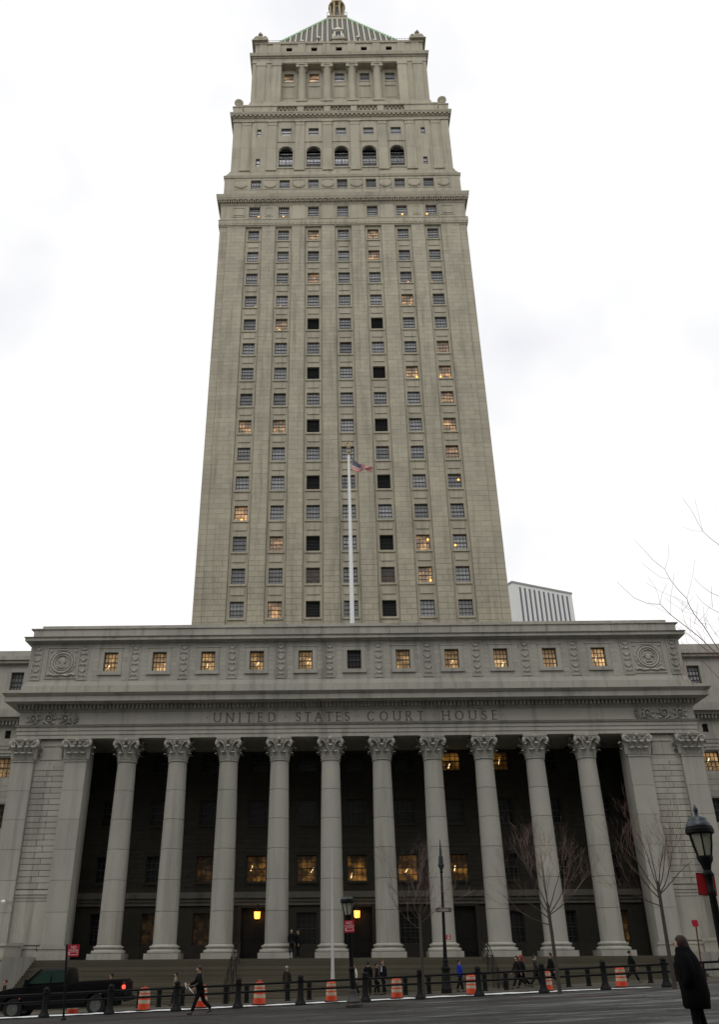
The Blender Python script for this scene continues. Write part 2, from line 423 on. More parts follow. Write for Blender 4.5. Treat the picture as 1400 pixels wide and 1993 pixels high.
def window(x, y, z, w, h, nx=4, ny=4, mat=None, rail=True, lamp=None):
    me, pm = win_mesh(w, h, nx, ny, rail)
    o = link('window', me); o.location = (x, y, z); hang2(o)
    mat = mat or GLASS
    key = (pm.name, mat.name)
    if key not in _pm:
        c = pm.copy(); c.materials.append(mat); _pm[key] = c
    p = link('pane', _pm[key], o, (0, .045, 0))
    if mat in (LIT, LITHOT, LITIN) and random.random() < .85: link('room_light', ROOM_ME, o, (random.uniform(-.28, .28) * w, .026, random.uniform(-.28, .1) * h), (0, random.uniform(.2, .7), 0))
    if lamp: link('lamp_glow', LAMP_ME, o, (lamp[0] * w / 2, -.0, lamp[1] * h / 2))
    return o
def hang2(o): o.parent = CH; o.matrix_parent_inverse = CHI; return o
ROOMLIGHT = simple('room_light', (.8, .7, .5), .4, 0, (1, .72, .36), 1.7)
_r = MB().box(-.035, .035, -.006, .006, -.2, .2); ROOM_ME = bpy.data.meshes.new('room_light'); ROOM_ME.from_pydata(_r.v, [], _r.f); ROOM_ME.materials.append(ROOMLIGHT)
_l = MB().ball((0, 0, 0), .135, 8); LAMP_ME = bpy.data.meshes.new('lamp_glow'); LAMP_ME.from_pydata(_l.v, [], _l.f); LAMP_ME.materials.append(LAMPGLOW)
_lv = {}
def louvre(x, y, z, w, h):
    k = (w, h)
    if k not in _lv:
        b = MB()
        b.box(-w/2, -w/2 + .06, -.05, .08, -h/2, h/2); b.box(w/2 - .06, w/2, -.05, .08, -h/2, h/2)
        b.box(-w/2, w/2, .08, .1, -h/2, h/2)
        n = 11
        for i in range(n):
            zz = -h/2 + h * (i + .5) / n
            b.frus(-w/2 + .06, w/2 - .06, -.045, -.03, zz - .08, -w/2 + .06, w/2 - .06, .05, .065, zz + .06)
        me = bpy.data.meshes.new('louvre'); me.from_pydata(b.v, [], b.f); me.materials.append(LOUVRE); _lv[k] = me
    o = link('louvre', _lv[k]); o.location = (x, y, z); return hang2(o)

# ---- stone blocks: shared unit meshes
_bk = {}
def block_mesh(w, h, d, mat):
    k = (round(w, 3), round(h, 3), round(d, 3), mat.name)
    if k not in _bk:
        b = MB(); c = .018
        x, z = w / 2, h / 2
        b.add([(-x, d, -z), (x, d, -z), (x, d, z), (-x, d, z), (-x, c, -z), (x, c, -z), (x, c, z), (-x, c, z),
               (-x + c, 0, -z + c), (x - c, 0, -z + c), (x - c, 0, z - c), (-x + c, 0, z - c)],
              [(0,1,5,4),(1,2,6,5),(2,3,7,6),(3,0,4,7),(4,5,9,8),(5,6,10,9),(6,7,11,10),(7,4,8,11),(8,9,10,11)])
        me = bpy.data.meshes.new('stone_block'); me.from_pydata(b.v, [], b.f); me.materials.append(mat); _bk[k] = me
    return _bk[k]
def block_into(b, x, y, z, w, h, d):
    c = .018; x0, x1, z0, z1 = x - w/2, x + w/2, z - h/2, z + h/2
    b.add([(x0,y+d,z0),(x1,y+d,z0),(x1,y+d,z1),(x0,y+d,z1),(x0,y,z0),(x1,y,z0),(x1,y,z1),(x0,y,z1)],
          [(0,1,5,4),(1,2,6,5),(2,3,7,6),(3,0,4,7),(4,5,6,7)])
def block(x, y, z, w, h, d, mat):
    o = link('stone_block', block_mesh(w, h, d, mat)); o.location = (x, y, z); return hang2(o)

CXS = [1.505 + (i - 4.5) * 3.894 for i in range(10)]      # column axes
BAY = [-17.962 + 3.894 * j for j in range(11)]            # bay centres
FZ = 1.5                                                   # portico floor
PL, PLi, PRi, PR = -24.5, -18.9, 21.95, 27.55              # corner piers
FY = 65.2                                                  # facade plane

# ---- steps, floor, cheek walls
me = None
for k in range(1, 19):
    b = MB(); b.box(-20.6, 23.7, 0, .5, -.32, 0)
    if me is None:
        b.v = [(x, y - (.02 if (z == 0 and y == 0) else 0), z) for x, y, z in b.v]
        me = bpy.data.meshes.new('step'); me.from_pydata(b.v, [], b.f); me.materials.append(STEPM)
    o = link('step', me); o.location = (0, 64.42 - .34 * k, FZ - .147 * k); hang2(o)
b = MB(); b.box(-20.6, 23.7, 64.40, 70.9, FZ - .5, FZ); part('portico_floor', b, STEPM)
for sgn, x0, x1 in ((-1, -34, -20.62), (1, 23.72, 37)):
    b = MB(); b.box(x0, x1, 58.3, 65.0, -3, FZ + .05); b.box(x0, x1, 58.22, 65.0, FZ + .052, FZ + .2)
    if sgn < 0: b.box(x0, -21.75, 61.6, 64.95, FZ + .202, 2.35); b.box(x0, -21.65, 61.5, 64.96, 2.352, 2.55)
    else: b.box(24.9, x1, 61.6, 64.95, FZ + .202, 2.35); b.box(24.8, x1, 61.5, 64.96, 2.352, 2.55)
    part('cheek_wall', b, BASE)

# ---- columns: plinth and base, six drums, Corinthian capital
def entasis(t): return .82 + (.69 - .82) * (t ** 1.7)
Z0, Z1 = 2.42, 14.72
def leaf(b, cx, cy, z0, h, w, r0, r1, a, curl, m=0):
    """one acanthus leaf: a curved tongue that leans outwards and rolls over at the tip"""
    ca, sa = cos(a), sin(a)
    vs = []; n = 6
    prof = [(0, 0, .75), (.02, .35, 1.0), (.06, .65, 1.0), (.2, .88, .95), (.40, .97, .8), (.50, .84, .45)]
    for d, zz, ww in prof:
        r = r0 + (r1 - r0) * zz + d * curl
        for s, dep in ((-1, -.03), (-.5, .02), (0, .055), (.5, .02), (1, -.03)):
            t = s * ww * w / 2; rr = r + dep
            vs.append((cx + rr * ca - t * sa, cy + rr * sa + t * ca, z0 + zz * h))
    fs = []
    for i in range(n - 1):
        for k in range(4):
            q = i * 5 + k; fs.append((q, q + 1, q + 6, q + 5)); 
    b.add(vs, fs, m)
    # back of the leaf
    vb = [(x - ca * .05, y - sa * .05, z) for x, y, z in vs]
    b.add(vb, [f[::-1] for f in fs], m)
def volute(b, c, ax, r, w, m=0):
    """spiral scroll in the vertical plane of direction ax"""
    d = Vector((ax[0], ax[1], 0)).normalized(); pts = []
    for i in range(15):
        a = pi * .9 - i * (3.2 * pi / 14); rr = r * (1 - i / 17)
        pts.append(Vector(c) + d * (rr * cos(a)) + Vector((0, 0, rr * sin(a))))
    b.tube(pts, [w * (1 - .4 * i / 14) for i in range(15)], 6, m)
def capital_round():
    b = MB()
    b.lathe(0, 0, [(.70, 0), (.76, .04), (.76, .10), (.70, .13), (.70, .2), (.68, .5), (.70, .9), (.80, 1.3), (.92, 1.5), (.8, 1.5)], 24)
    for k in range(8):
        leaf(b, 0, 0, .14, .55, .46, .70, .74, 2 * pi * k / 8 + pi / 8, .75)
    for k in range(8):
        leaf(b, 0, 0, .2, .98, .44, .70, .80, 2 * pi * k / 8, .85)
    for k in range(4):
        a = pi / 4 + k * pi / 2; c = (1.10 * cos(a), 1.10 * sin(a), 1.31)
        volute(b, c, (cos(a), sin(a)), .26, .12)
        for s in (-1, 1):
            a2 = a + s * .42
            b.tube([(.74 * cos(a2), .74 * sin(a2), .85), (.84 * cos(a2), .84 * sin(a2), 1.2), (.98 * cos(a + s * .2), .98 * sin(a + s * .2), 1.46), (1.12 * cos(a), 1.12 * sin(a), 1.5)], [.07, .075, .07, .06], 6)
        leaf(b, 0, 0, .95, .42, .3, .8, 1.0, a, .6)
        am = k * pi / 2
        b.ball((1.0 * cos(am), 1.0 * sin(am), 1.60), .17, 8, sx=1, sy=1)
        for s in (-1, 1):
            volute(b, (.93 * cos(am + s * .2), .93 * sin(am + s * .2), 1.36), (-sin(am) * s, cos(am) * s), .12, .05)
    # abacus with hollow sides
    poly = []
    for k in range(4):
        a0 = pi / 4 + k * pi / 2; p0 = Vector((1.30 * cos(a0), 1.30 * sin(a0))); a1 = a0 + pi / 2; p1 = Vector((1.30 * cos(a1), 1.30 * sin(a1)))
        am = a0 + pi / 4
        for t in (0.05, .25, .5, .75, .95):
            q = p0.lerp(p1, t); q -= Vector((cos(am), sin(am))) * .13 * (4 * t * (1 - t)); poly.append(tuple(q))
    b.prism(poly, 1.53, 1.63, 'z'); b.prism([(x * 1.04, y * 1.04) for x, y in poly], 1.635, 1.78, 'z')
    return b
def capital_flat(w):
    """pilaster capital: same orders of leaves on a flat face (front at y=0, w wide)"""
    b = MB(); h = w / 2
    b.box(-h - .04, h + .04, -.05, .3, .02, .11); b.frus(-h, h, 0, .3, .112, -h - .02, h + .02, -.02, .3, .9); b.frus(-h - .02, h + .02, -.02, .3, .902, -h - .12, h + .12, -.16, .3, 1.52)
    n1 = 3
    for i in range(n1):
        x = -h + w * (i + .5) / n1
        leaf(b, x, .69, .14, .55, w / n1 * .92, .70, .74, -pi / 2, .75)
    for i in range(n1 + 1):
        x = -h + w * i / n1
        leaf(b, x * .97, .69, .2, .98, w / n1 * .85, .70, .78, -pi / 2, .85)
    for s in (-1, 1):
        leaf(b, s * (h - .69), .15, .14, .55, .3, .70, .74, 0 if s > 0 else pi, .75); leaf(b, s * (h - .69), .1, .2, .98, .3, .70, .80, 0 if s > 0 else pi, .85)
        volute(b, (s * (h + .1), -.22, 1.31), (s, -.6), .26, .12)
        b.tube([(s * h * .55, -.06, .85), (s * h * .65, -.12, 1.2), (s * h * .85, -.2, 1.46), (s * (h + .1), -.26, 1.5)], .07, 6)
        volute(b, (s * .17, -.2, 1.36), (s, 0), .12, .05)
    b.ball((0, -.22, 1.6), .16, 8)
    b.box(-h - .2, h + .2, -.24, .3, 1.53, 1.63); b.box(-h - .24, h + .24, -.28, .3, 1.635, 1.78)
    return b
NJ = 6
dm = []
for k in range(NJ):
    b = MB(); za = Z0 + (Z1 - Z0) * k / NJ; zb = Z0 + (Z1 - Z0) * (k + 1) / NJ; pr = []
    for q in range(5):
        z = za + .018 + (zb - za - .036) * q / 4; pr.append((entasis((z - Z0) / (Z1 - Z0)), z))
    pr = [(pr[0][0] - .045, pr[0][1] - .017)] + pr + [(pr[-1][0] - .045, pr[-1][1] + .017)]
    b.lathe(0, 0, pr, 40); me = bpy.data.meshes.new('drum'); me.from_pydata(b.v, [], b.f); me.materials.append(COLM)
    me.polygons.foreach_set('use_smooth', [True] * len(me.polygons)); me.set_sharp_from_angle(angle=R(35)); dm.append(me)
b = MB(); b.box(-1.18, 1.18, -1.18, 1.18, FZ, FZ + .36)
b.lathe(0, 0, [(1.12, FZ+.362), (1.17, FZ+.40), (1.17, FZ+.50), (1.12, FZ+.56), (1.0, FZ+.57), (.97, FZ+.62), (1.0, FZ+.68), (1.03, FZ+.70), (1.05, FZ+.76), (1.02, FZ+.82), (.9, FZ+.83), (.86, FZ+.90), (.825, Z0)], 40)
base_me = bpy.data.meshes.new('base'); base_me.from_pydata(b.v, [], b.f); base_me.materials.append(COLM)
base_me.polygons.foreach_set('use_smooth', [True] * len(base_me.polygons)); base_me.set_sharp_from_angle(angle=R(32))
b = capital_round(); cap_me = bpy.data.meshes.new('capital'); cap_me.from_pydata(b.v, [], b.f); cap_me.materials.append(COLM)
cap_me.polygons.foreach_set('use_smooth', [True] * len(cap_me.polygons)); cap_me.set_sharp_from_angle(angle=R(45))
for x in CXS:
    o = link('column', base_me); o.location = (x, 66, 0); hang2(o)
    for d in dm: link('drum', d, o)
    link('capital', cap_me, o, (0, 0, Z1))
# pilasters of the corner piers
fcap = {}
def pilaster(x0, x1, y, side=None):
    w = x1 - x0; xc = (x0 + x1) / 2
    b = MB(); b.box(-w/2 - .3, w/2 + .3, -.3, .3, FZ, FZ + .36)
    for o_, za, zb in ((.27, .362, .55), (.12, .56, .66), (.17, .67, .82), (.05, .83, .92)):
        b.box(-w/2 - o_, w/2 + o_, -o_, .3, FZ + za, FZ + zb)
    p = b.build('pilaster', COLM, loc=(xc, y, 0)); hang2(p)
    for k in range(NJ):
        za = Z0 + (Z1 - Z0) * k / NJ + .012; zb = Z0 + (Z1 - Z0) * (k + 1) / NJ - .012
        q = MB(); q.frus(-w/2, w/2, 0, .4, za, -w/2, w/2, 0, .4, zb); q.box(-w/2 + .03, w/2 - .03, .03, .4, zb, zb + .024)
        q.build('block', COLM, p)
    key = round(w, 2)
    if key not in fcap:
        c = capital_flat(w); me = bpy.data.meshes.new('capital'); me.from_pydata(c.v, [], c.f); me.materials.append(COLM)
        me.polygons.foreach_set('use_smooth', [True] * len(me.polygons)); me.set_sharp_from_angle(angle=R(45)); fcap[key] = me
    link('capital', fcap[key], p, (0, 0, Z1))
for x0, x1 in ((PL, PL + 1.6), (PLi - 1.6, PLi), (PRi, PRi + 1.6), (PR - 1.6, PR)): pilaster(x0, x1, 65.1)
for x0, x1, ins in ((PL, PLi, 1), (PRi, PR, -1)):
    b = MB(); b.box(x0 + .01, x1 - .01, 65.5, 67.0, -2, 16.48)
    part('pier_wall', b, BASE)
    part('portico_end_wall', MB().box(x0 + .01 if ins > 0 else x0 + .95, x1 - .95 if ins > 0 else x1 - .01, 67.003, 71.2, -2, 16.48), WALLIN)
    a, c = x0 + 1.6, x1 - 1.6
    for k in range(21):                                    # coursed bay between the pilasters
        z = 5.95 + .41 * k; h = .41 - .03; wd = c - a
        cuts = [0, .42, 1] if k % 2 else [0, .62, 1]
        for i in range(len(cuts) - 1):
            w = wd * (cuts[i+1] - cuts[i]) - .024
            block(a + wd * (cuts[i] + cuts[i+1]) / 2, 65.36 + random.uniform(-.006, .006), z + .205, w, h, .15, BASE)
    b = MB(); b.box(a + .004, c - .004, 65.40, 65.5, 2.45, 5.2); b.box(a + .002, c - .002, 65.28, 65.5, 5.62, 5.9); b.box(a + .004, c - .004, 65.33, 65.5, 5.42, 5.617); b.box(a + .002, c - .002, 65.37, 65.5, 5.204, 5.417)
    part('pier_panel', b, BASE); b = MB()
    for za, zb, q in ((FZ, FZ + .36, .25), (FZ + .364, FZ + .56, .22), (FZ + .566, FZ + .68, .1), (FZ + .686, FZ + .84, .14)): b.box(a + .31, c - .31, 65.2 - q + .14, 65.5, za, zb)
    part('pier_base', b, BASE); b = MB()
    b.box(a + .004, c - .004, 65.42, 65.5, 14.6, 16.45); b.box(a + .35, c - .35, 65.37, 65.42, 14.95, 15.07); b.box(a + .35, c - .35, 65.37, 65.42, 15.95, 16.07); b.box(a + .35, a + .47, 65.37, 65.42, 15.072, 15.948); b.box(c - .47, c - .35, 65.37, 65.42, 15.072, 15.948); b.box(a, c, 65.39, 65.5, 14.5, 14.597)
    part('pier_head_panel', b, BASE)

# ---- wall behind the columns
BY = 70.5
holes = []; wins = []
DOORS = (3, 5, 7)
lowlit = {2: LITDIM, 3: LITIN, 4: LITIN, 5: LITIN, 6: LITIN, 7: LITIN}
for j, x in enumerate(BAY):
    for zc, h in ((7.62, 1.9), (11.75, 1.9), (15.62, 1.5)):
        holes.append((x - .78, x + .78, zc - h/2, zc + h/2))
    if j in DOORS: holes.append((x - 1.05, x + 1.05, FZ, 5.0))
    else: holes.append((x - .78, x + .78, 2.36, 4.55))
b = MB(); holed_wall(b, PLi - 1.2, PRi + 1.2, FZ, 16.6, BY, holes, .45, 0)
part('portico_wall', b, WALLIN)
c = MB()                                                    # raised courses of the portico wall, cut at the openings
for k in range(31):
    za = 6.0 + .345 * k; zb = za + .315; zm = (za + zb) / 2
    cut = sorted({PLi - .94, PRi + .94, *[v for h in holes if h[2] - .1 < zm < h[3] + .1 for v in (h[0] - .09, h[1] + .09)]})
    for i in range(len(cut) - 1):
        xa, xb = cut[i], cut[i+1]; xm = (xa + xb) / 2
        if any(h[0] < xm < h[1] and h[2] - .1 < zm < h[3] + .1 for h in holes): continue
        nn = max(1, round((xb - xa) / 1.25)); off = .5 if k % 2 else 0
        e = [xa] + [xa + (xb - xa) * (q + off) / nn for q in range(1 - (1 if off else 0), nn)] + [xb]
        for q in range(len(e) - 1):
            if e[q+1] - e[q] > .06: block_into(c, (e[q] + e[q+1]) / 2, BY - .03, zm, e[q+1] - e[q] - .018, zb - za, .03)
stuff(part('wall_coursing', c, WALLIN))
b = MB()
for za, zb, q in ((5.0, 5.25, .12), (5.254, 5.5, .2), (5.504, 5.8, .32), (5.804, 5.93, .18)): b.box(PLi - .94, PRi + .94, BY - q, BY + .01, za + .06, zb + .06)
part('belt_course', b, DARKSTONE)
for j, x in enumerate(BAY):
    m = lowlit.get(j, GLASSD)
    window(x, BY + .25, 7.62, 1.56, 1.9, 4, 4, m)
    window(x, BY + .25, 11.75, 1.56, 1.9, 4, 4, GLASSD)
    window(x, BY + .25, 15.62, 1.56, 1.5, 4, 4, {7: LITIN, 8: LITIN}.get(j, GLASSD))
    if j in DOORS:
        b = MB(); b.box(-1.04, 1.04, .3, .42, FZ, 4.98)
        d = part('door', MB().box(x - 1.051, x + 1.051, BY + .3, BY + .42, FZ, 4.98), BRONZE)
        q = MB()
        for s in (-1, 1):
            for za, zb in ((FZ + .3, FZ + 1.0), (FZ + 1.2, FZ + 2.3), (4.05, 4.8)):
                xa, xb = (x - .92, x - .1) if s < 0 else (x + .1, x + .92)
                q.frus(xa, xb, BY + .26, BY + .3, za, xa, xb, BY + .26, BY + .3, zb)
        part('door_panel', q, BRONZE, parent=d)
        for xa, xb, za, zb in ((x - 1.35, x - 1.052, FZ, 5.02), (x + 1.052, x + 1.35, FZ, 5.02), (x - 1.04, x + 1.04, 4.9, 5.055)): part('door_surround', MB().box(xa, xb, BY - .09, BY + .5, za, zb), WALLIN)
    else:
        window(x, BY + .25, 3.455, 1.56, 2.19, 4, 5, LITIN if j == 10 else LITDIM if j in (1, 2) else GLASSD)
    for zc, h in ((7.62, 1.9), (11.75, 1.9), (15.62, 1.5)):
        part('window_sill', MB().box(x - .86, x + .86, BY - .12, BY + .05, zc - h/2 - .14, zc - h/2 - .003), WALLIN)
b = MB(); b.box(PLi - 1, PRi + 1, 65.9, 71.0, 16.52, 16.8)           # ceiling with beams
for x in CXS: b.box(x - .45, x + .45, 66.7, 70.48, 16.2, 16.518)
part('sky_leak_wall', MB().box(PLi - .2, PRi + .2, BY + .6, BY + .75, FZ - .2, 16.5), WALLIN)  # unseen wall added to stop sky light leaking through the openings
part('portico_ceiling', b, simple('shade_dark_ceiling', (.03, .028, .024), .9, var=.3, vscale=.5))  # near-black colour stands in for the shade up under the ceiling

# ---- entablature
def band(b, z0, z1, p0, p1=None, x0=PL, x1=PR, ya=None, yb=71.9, m=0):
    """horizontal course on the portico block, projecting p0 (bottom) to p1 (top)"""
    p1 = p0 if p1 is None else p1
    b.frus(x0 - p0, x1 + p0, FY - p0, yb, z0, x0 - p1, x1 + p1, FY - p1, yb, z1, m)
b = MB(); band(b, 16.5, 16.78, .0); band(b, 16.783, 17.08, .05); band(b, 17.083, 17.36, .10); band(b, 17.363, 17.52, .16, .26); part('architrave', b, BASE)
b = MB(); band(b, 17.523, 18.50, .02); part('frieze', b, BASE)
b = MB(); band(b, 18.503, 18.64, .06, .14); band(b, 18.643, 19.05, .2); band(b, 19.053, 19.13, .55, .6); part('bed_moulding', b, BASE)
b = MB(); x = PL - .3
while x < PR + .3:
    b.box(x, x + .17, FY - .42, FY - .18, 18.72, 19.02); x += .30
stuff(part('dentils', b, BASE))
b = MB(); band(b, 19.133, 19.52, 1.05); band(b, 19.523, 19.74, 1.08, 1.28); part('cornice', b, BASE)
b = MB(); band(b, 19.743, 20.02, 1.15, .25); part('gutter_slope', b, DARKSTONE)

# inscription, one object per letter, lying in the frieze
GL = {
 'U': (.72, [[(0, 1), (0, .3), (.03, .16), (.12, .05), (.25, 0), (.47, 0), (.60, .05), (.69, .16), (.72, .3), (.72, 1)]], [(0, 1), (.72, 1)]),
 'N': (.76, [[(0, 0), (0, 1), (.76, 0), (.76, 1)]], [(0, 0), (.76, 1), (0, 1)]),
 'I': (.0, [[(0, 0), (0, 1)]], [(0, 0), (0, 1)]),
 'T': (.70, [[(0, 1), (.70, 1)], [(.35, 0), (.35, 1)]], [(.35, 0)]),
 'E': (.46, [[(.46, 1), (0, 1), (0, 0), (.48, 0)], [(0, .52), (.40, .52)]], [(0, 0), (0, 1)]),
 'D': (.70, [[(0, 0), (0, 1), (.32, 1), (.52, .93), (.66, .75), (.70, .5), (.66, .25), (.52, .07), (.32, 0), (0, 0)]], []),
 'S': (.46, [[(.44, .86), (.36, .96), (.22, 1), (.08, .95), (.01, .82), (.04, .66), (.22, .53), (.40, .40), (.46, .24), (.40, .08), (.24, 0), (.08, .04), (0, .15)]], []),
 'A': (.74, [[(0, 0), (.37, 1), (.74, 0)], [(.14, .36), (.60, .36)]], [(0, 0), (.74, 0)]),
 'C': (.72, [[(.70, .84), (.58, .95), (.42, 1), (.22, .95), (.06, .76), (0, .5), (.06, .24), (.22, .05), (.42, 0), (.58, .05), (.70, .16)]], []),
 'O': (.84, [[(.42 + .42 * cos(a * pi / 12), .5 + .5 * sin(a * pi / 12)) for a in range(25)]], []),
 'R': (.54, [[(0, 0), (0, 1), (.28, 1), (.42, .94), (.48, .78), (.42, .62), (.28, .55), (0, .55)], [(.24, .55), (.56, 0)]], [(0, 0), (.56, 0)]),
 'H': (.72, [[(0, 0), (0, 1)], [(.72, 0), (.72, 1)], [(0, .52), (.72, .52)]], [(0, 0), (0, 1), (.72, 0), (.72, 1)]),
}
_gm = {}
def glyph(ch, H=.66, t=.043):
    if ch in _gm: return _gm[ch]
    w, strokes, serif = GL[ch]; b = MB(); lay = 0
    for st in strokes:
        for (a, c) in zip(st[:-1], st[1:]):
            a, c = Vector(a) * H, Vector(c) * H; d = (c - a); L = d.length
            if L < 1e-6: continue
            d /= L; nn = Vector((-d.y, d.x)) * t * (1 if abs(d.y) > .5 else .72); a = a - d * t * .5; c = c + d * t * .5; y = -.002 * (lay % 7); lay += 1
            b.prism([tuple(a + nn), tuple(a - nn), tuple(c - nn), tuple(c + nn)], y - .012, .01, 'y')
    for p in serif:
        q = Vector(p) * H; b.prism([(q.x - .1, q.y - .028), (q.x + .1, q.y - .028), (q.x + .1, q.y + .028), (q.x - .1, q.y + .028)], -.028, .01, 'y')
    me = bpy.data.meshes.new('letter'); me.from_pydata(b.v, [], b.f); me.materials.append(LETTER); _gm[ch] = me
    return me
ZT = 17.66
for word, xa, xb in (('UNITED', -9.41, -4.72), ('STATES', -3.06, 1.03), ('COURT', 2.45, 6.76), ('HOUSE', 8.26, 12.41)):
    tot = sum(GL[c][0] * .66 for c in word); gap = (xb - xa - tot) / (len(word) - 1); x = xa
    for c in word:
        o = link('letter', glyph(c)); o.location = (x, FY - .02, ZT); hang2(o); x += GL[c][0] * .66 + gap
b = MB(); b.prism([(0, -.055), (.055, 0), (0, .055), (-.055, 0)], -.014, .01, 'y'); dot = bpy.data.meshes.new('letter_point'); dot.from_pydata(b.v, [], b.f); dot.materials.append(LETTER)
for x in (-9.95, -3.89, 1.7, 7.55, 12.9): o = link('letter_point', dot); o.location = (x, FY - .02, ZT + .33); hang2(o)
# carved scrolls at both ends of the frieze
def rinceau(mir):
    b = MB()
    for i in range(3):
        cx = .75 + i * 1.25; r = .36; z = 0
        pts = []
        for k in range(20):
            a = -pi * .5 + k * .52 * (1 if i % 2 == 0 else -1); rr = r * (1 - k / 24)
            pts.append((cx + rr * cos(a), -.05, z + rr * sin(a)))
        b.tube(pts, [.085 - .0025 * k for k in range(20)], 5)
        b.ball((cx, -.07, z), .1, 6, sy=.6)
        for k in range(7):
            a = 2 * pi * k / 7 + i; b.ball((cx + .45 * cos(a), -.03, z + .37 * sin(a)), .12, 6, sx=1.2, sy=.45, sz=.7)
    for k in range(7):
        a = -1.1 + k * .38; b.tube([(3.75, -.04, 0), (3.75 + .42 * cos(a), -.07, .42 * sin(a)), (3.75 + .55 * cos(a), -.03, .5 * sin(a))], [.05, .06, .02], 5)
    b.v = [(x, y * 1.9, z * 1.12) for x, y, z in b.v]
    if mir: b.v = [(-x, y, z) for x, y, z in b.v]; b.f = [f[::-1] for f in b.f]
    return b
for x, mir in ((PL + .3, 0), (PR - .3, 1)):
    o = rinceau(mir).build('scroll_relief', BASE, loc=(x, FY - .02, 18.0), smooth=60); hang2(o)

# ---- attic storey
b = MB(); band(b, 20.023, 20.58, .22); band(b, 20.583, 20.95, .10, .04); part('attic_plinth', b, BASE)
b = MB(); hs = [(x - .56, x + .56, 21.75, 23.32) for x in BAY]
holed_wall(b, PL, PR, 20.95, 24.1, FY, hs, .4)
b.add([(PL, FY, 20.95), (PL, 72, 20.95), (PL, 72, 24.1), (PL, FY, 24.1)], [(0, 3, 2, 1)]); b.add([(PR, FY, 20.95), (PR, 72, 20.95), (PR, 72, 24.1), (PR, FY, 24.1)], [(0, 1, 2, 3)])
part('attic_wall', b, BASE)
ATT = [LITHOT, LITHOT, LIT, LIT, LIT, GLASSD, LIT, LIT, LITHOT, LITHOT, LITHOT]
fm = None; ash = MB()
for j, x in enumerate(BAY):
    window(x, FY + .27, 22.535, 1.12, 1.57, 4, 4, ATT[j])
    if fm is None:
        q = MB()
        for s in (-1, 1): q.box(s * .72 - .155, s * .72 + .155, -.05, .02, -.785, .785)
        q.box(-.877, .877, -.05, .02, .787, 1.10); q.box(-.94, .94, -.09, .02, 1.103, 1.19)
        q.box(-.95, .95, -.12, .02, -1.08, -.787)
        fm = bpy.data.meshes.new('window_surround'); fm.from_pydata(q.v, [], q.f); fm.materials.append(BASE)
    o = link('window_surround', fm); o.location = (x, FY, 22.535); hang2(o)
    for s in (-1, 1):                                        # ashlar either side of the opening
        for k in range(8):
            z = 21.0 + .38 * k
            block_into(ash, x + s * 1.165, FY - .012, z + .19, .42, .355, .05)
stuff(part('attic_coursing', ash, BASE))
def ornament():
    """upright carved strip: sunk frame with urn, leaves and drops in relief"""
    q = MB(); w, h = .40, 1.42
    q.box(-w, -w + .07, -.06, .02, -h, h); q.box(w - .07, w, -.06, .02, -h, h); q.box(-w + .072, w - .072, -.06, .02, h - .07, h); q.box(-w + .072, w - .072, -.06, .02, -h, -h + .07)
    for k in range(6):
        z = -1.12 + k * .45
        if k % 2:
            q.ball((0, -.0, z), .17, 8, sy=.4, sz=.8)
            for s in (-1, 1): q.tube([(0, -.03, z - .1), (s * .15, -.05, z), (s * .24, -.05, z + .14), (s * .17, -.04, z + .22)], [.05, .055, .05, .03], 5)
        else:
            for s in (-1, 1):
                q.tube([(0, -.03, z), (s * .12, -.06, z + .12), (s * .25, -.04, z + .05), (s * .2, -.04, z - .05)], [.045, .05, .05, .03], 5)
            q.ball((0, -.01, z + .1), .1, 6, sy=.5, sz=1.5)
    q.v = [(x, y * .42, z) for x, y, z in q.v]; me = bpy.data.meshes.new('carved_strip'); me.from_pydata(q.v, [], q.f); me.materials.append(BASE); return me
om = ornament()
for x in CXS + [PL + .62, PR - .62, PL + 4.35, PR - 4.35]:
    o = link('carved_strip', om); o.location = (x, FY - .03, 22.5); hang2(o)
def medallion(kind):
    q = MB()
    ring = lambda r, t, yy: q.tube([(r * cos(a * pi / 16), yy, r * sin(a * pi / 16)) for a in range(33)], t, 6, cap=False)
    ring(.80, .09, -.05); ring(.62, .05, -.04); ring(1.0, .045, -.03)
    if kind == 0:                                            # draped head in profile
        q.ball((.02, -.02, .12), .27, 10, sy=.5); q.ball((-.08, -.02, .22), .25, 8, sy=.4); q.ball((.24, -.03, .1), .07, 6); q.ball((0, -.01, -.32), .34, 8, sx=1.1, sy=.4, sz=.6)
        q.tube([(0, -.03, -.1), (.03, -.05, -.25)], .14, 6)
    else:                                                    # spread bird
        q.ball((0, -.02, .05), .24, 8, sy=.5, sz=1.2); q.ball((.06, -.04, .36), .11, 6)
        for s in (-1, 1):
            for k in range(4): q.tube([(s * .1, -.04, .2), (s * (.3 + .06 * k), -.06, .34 - .1 * k), (s * (.45 + .02 * k), -.03, .16 - .16 * k)], [.06, .07, .03], 5)
        q.tube([(-.25, -.04, -.35), (.25, -.04, -.35)], .06, 5)
    for s in (-1, 1):
        q.tube([(s * .1, -.05, -1.0), (s * .5, -.09, -1.05), (s * .85, -.07, -.92), (s * 1.1, -.06, -1.03), (s * 1.15, -.05, -.92)], [.08, .1, .09, .08, .04], 6)
        q.tube([(0, -.05, 1.03), (s * .3, -.07, 1.06), (s * .55, -.05, .98)], [.07, .06, .03], 5)
        for k in range(5): q.ball((s * 1.02 * cos(-.6 + k * .35), -.03, 1.0 * sin(-.6 + k * .35)), .1, 6, sy=.5)
        for z in (-1, 1): q.ball((s * .98, -.02, z * .98), .13, 6, sy=.5)
    for a, c, e, g in ((-1.3, 1.3, 1.22, 1.3), (-1.3, 1.3, -1.3, -1.22), (-1.3, -1.22, -1.218, 1.218), (1.22, 1.3, -1.218, 1.218)): q.box(a, c, -.05, .02, e, g)
    return q
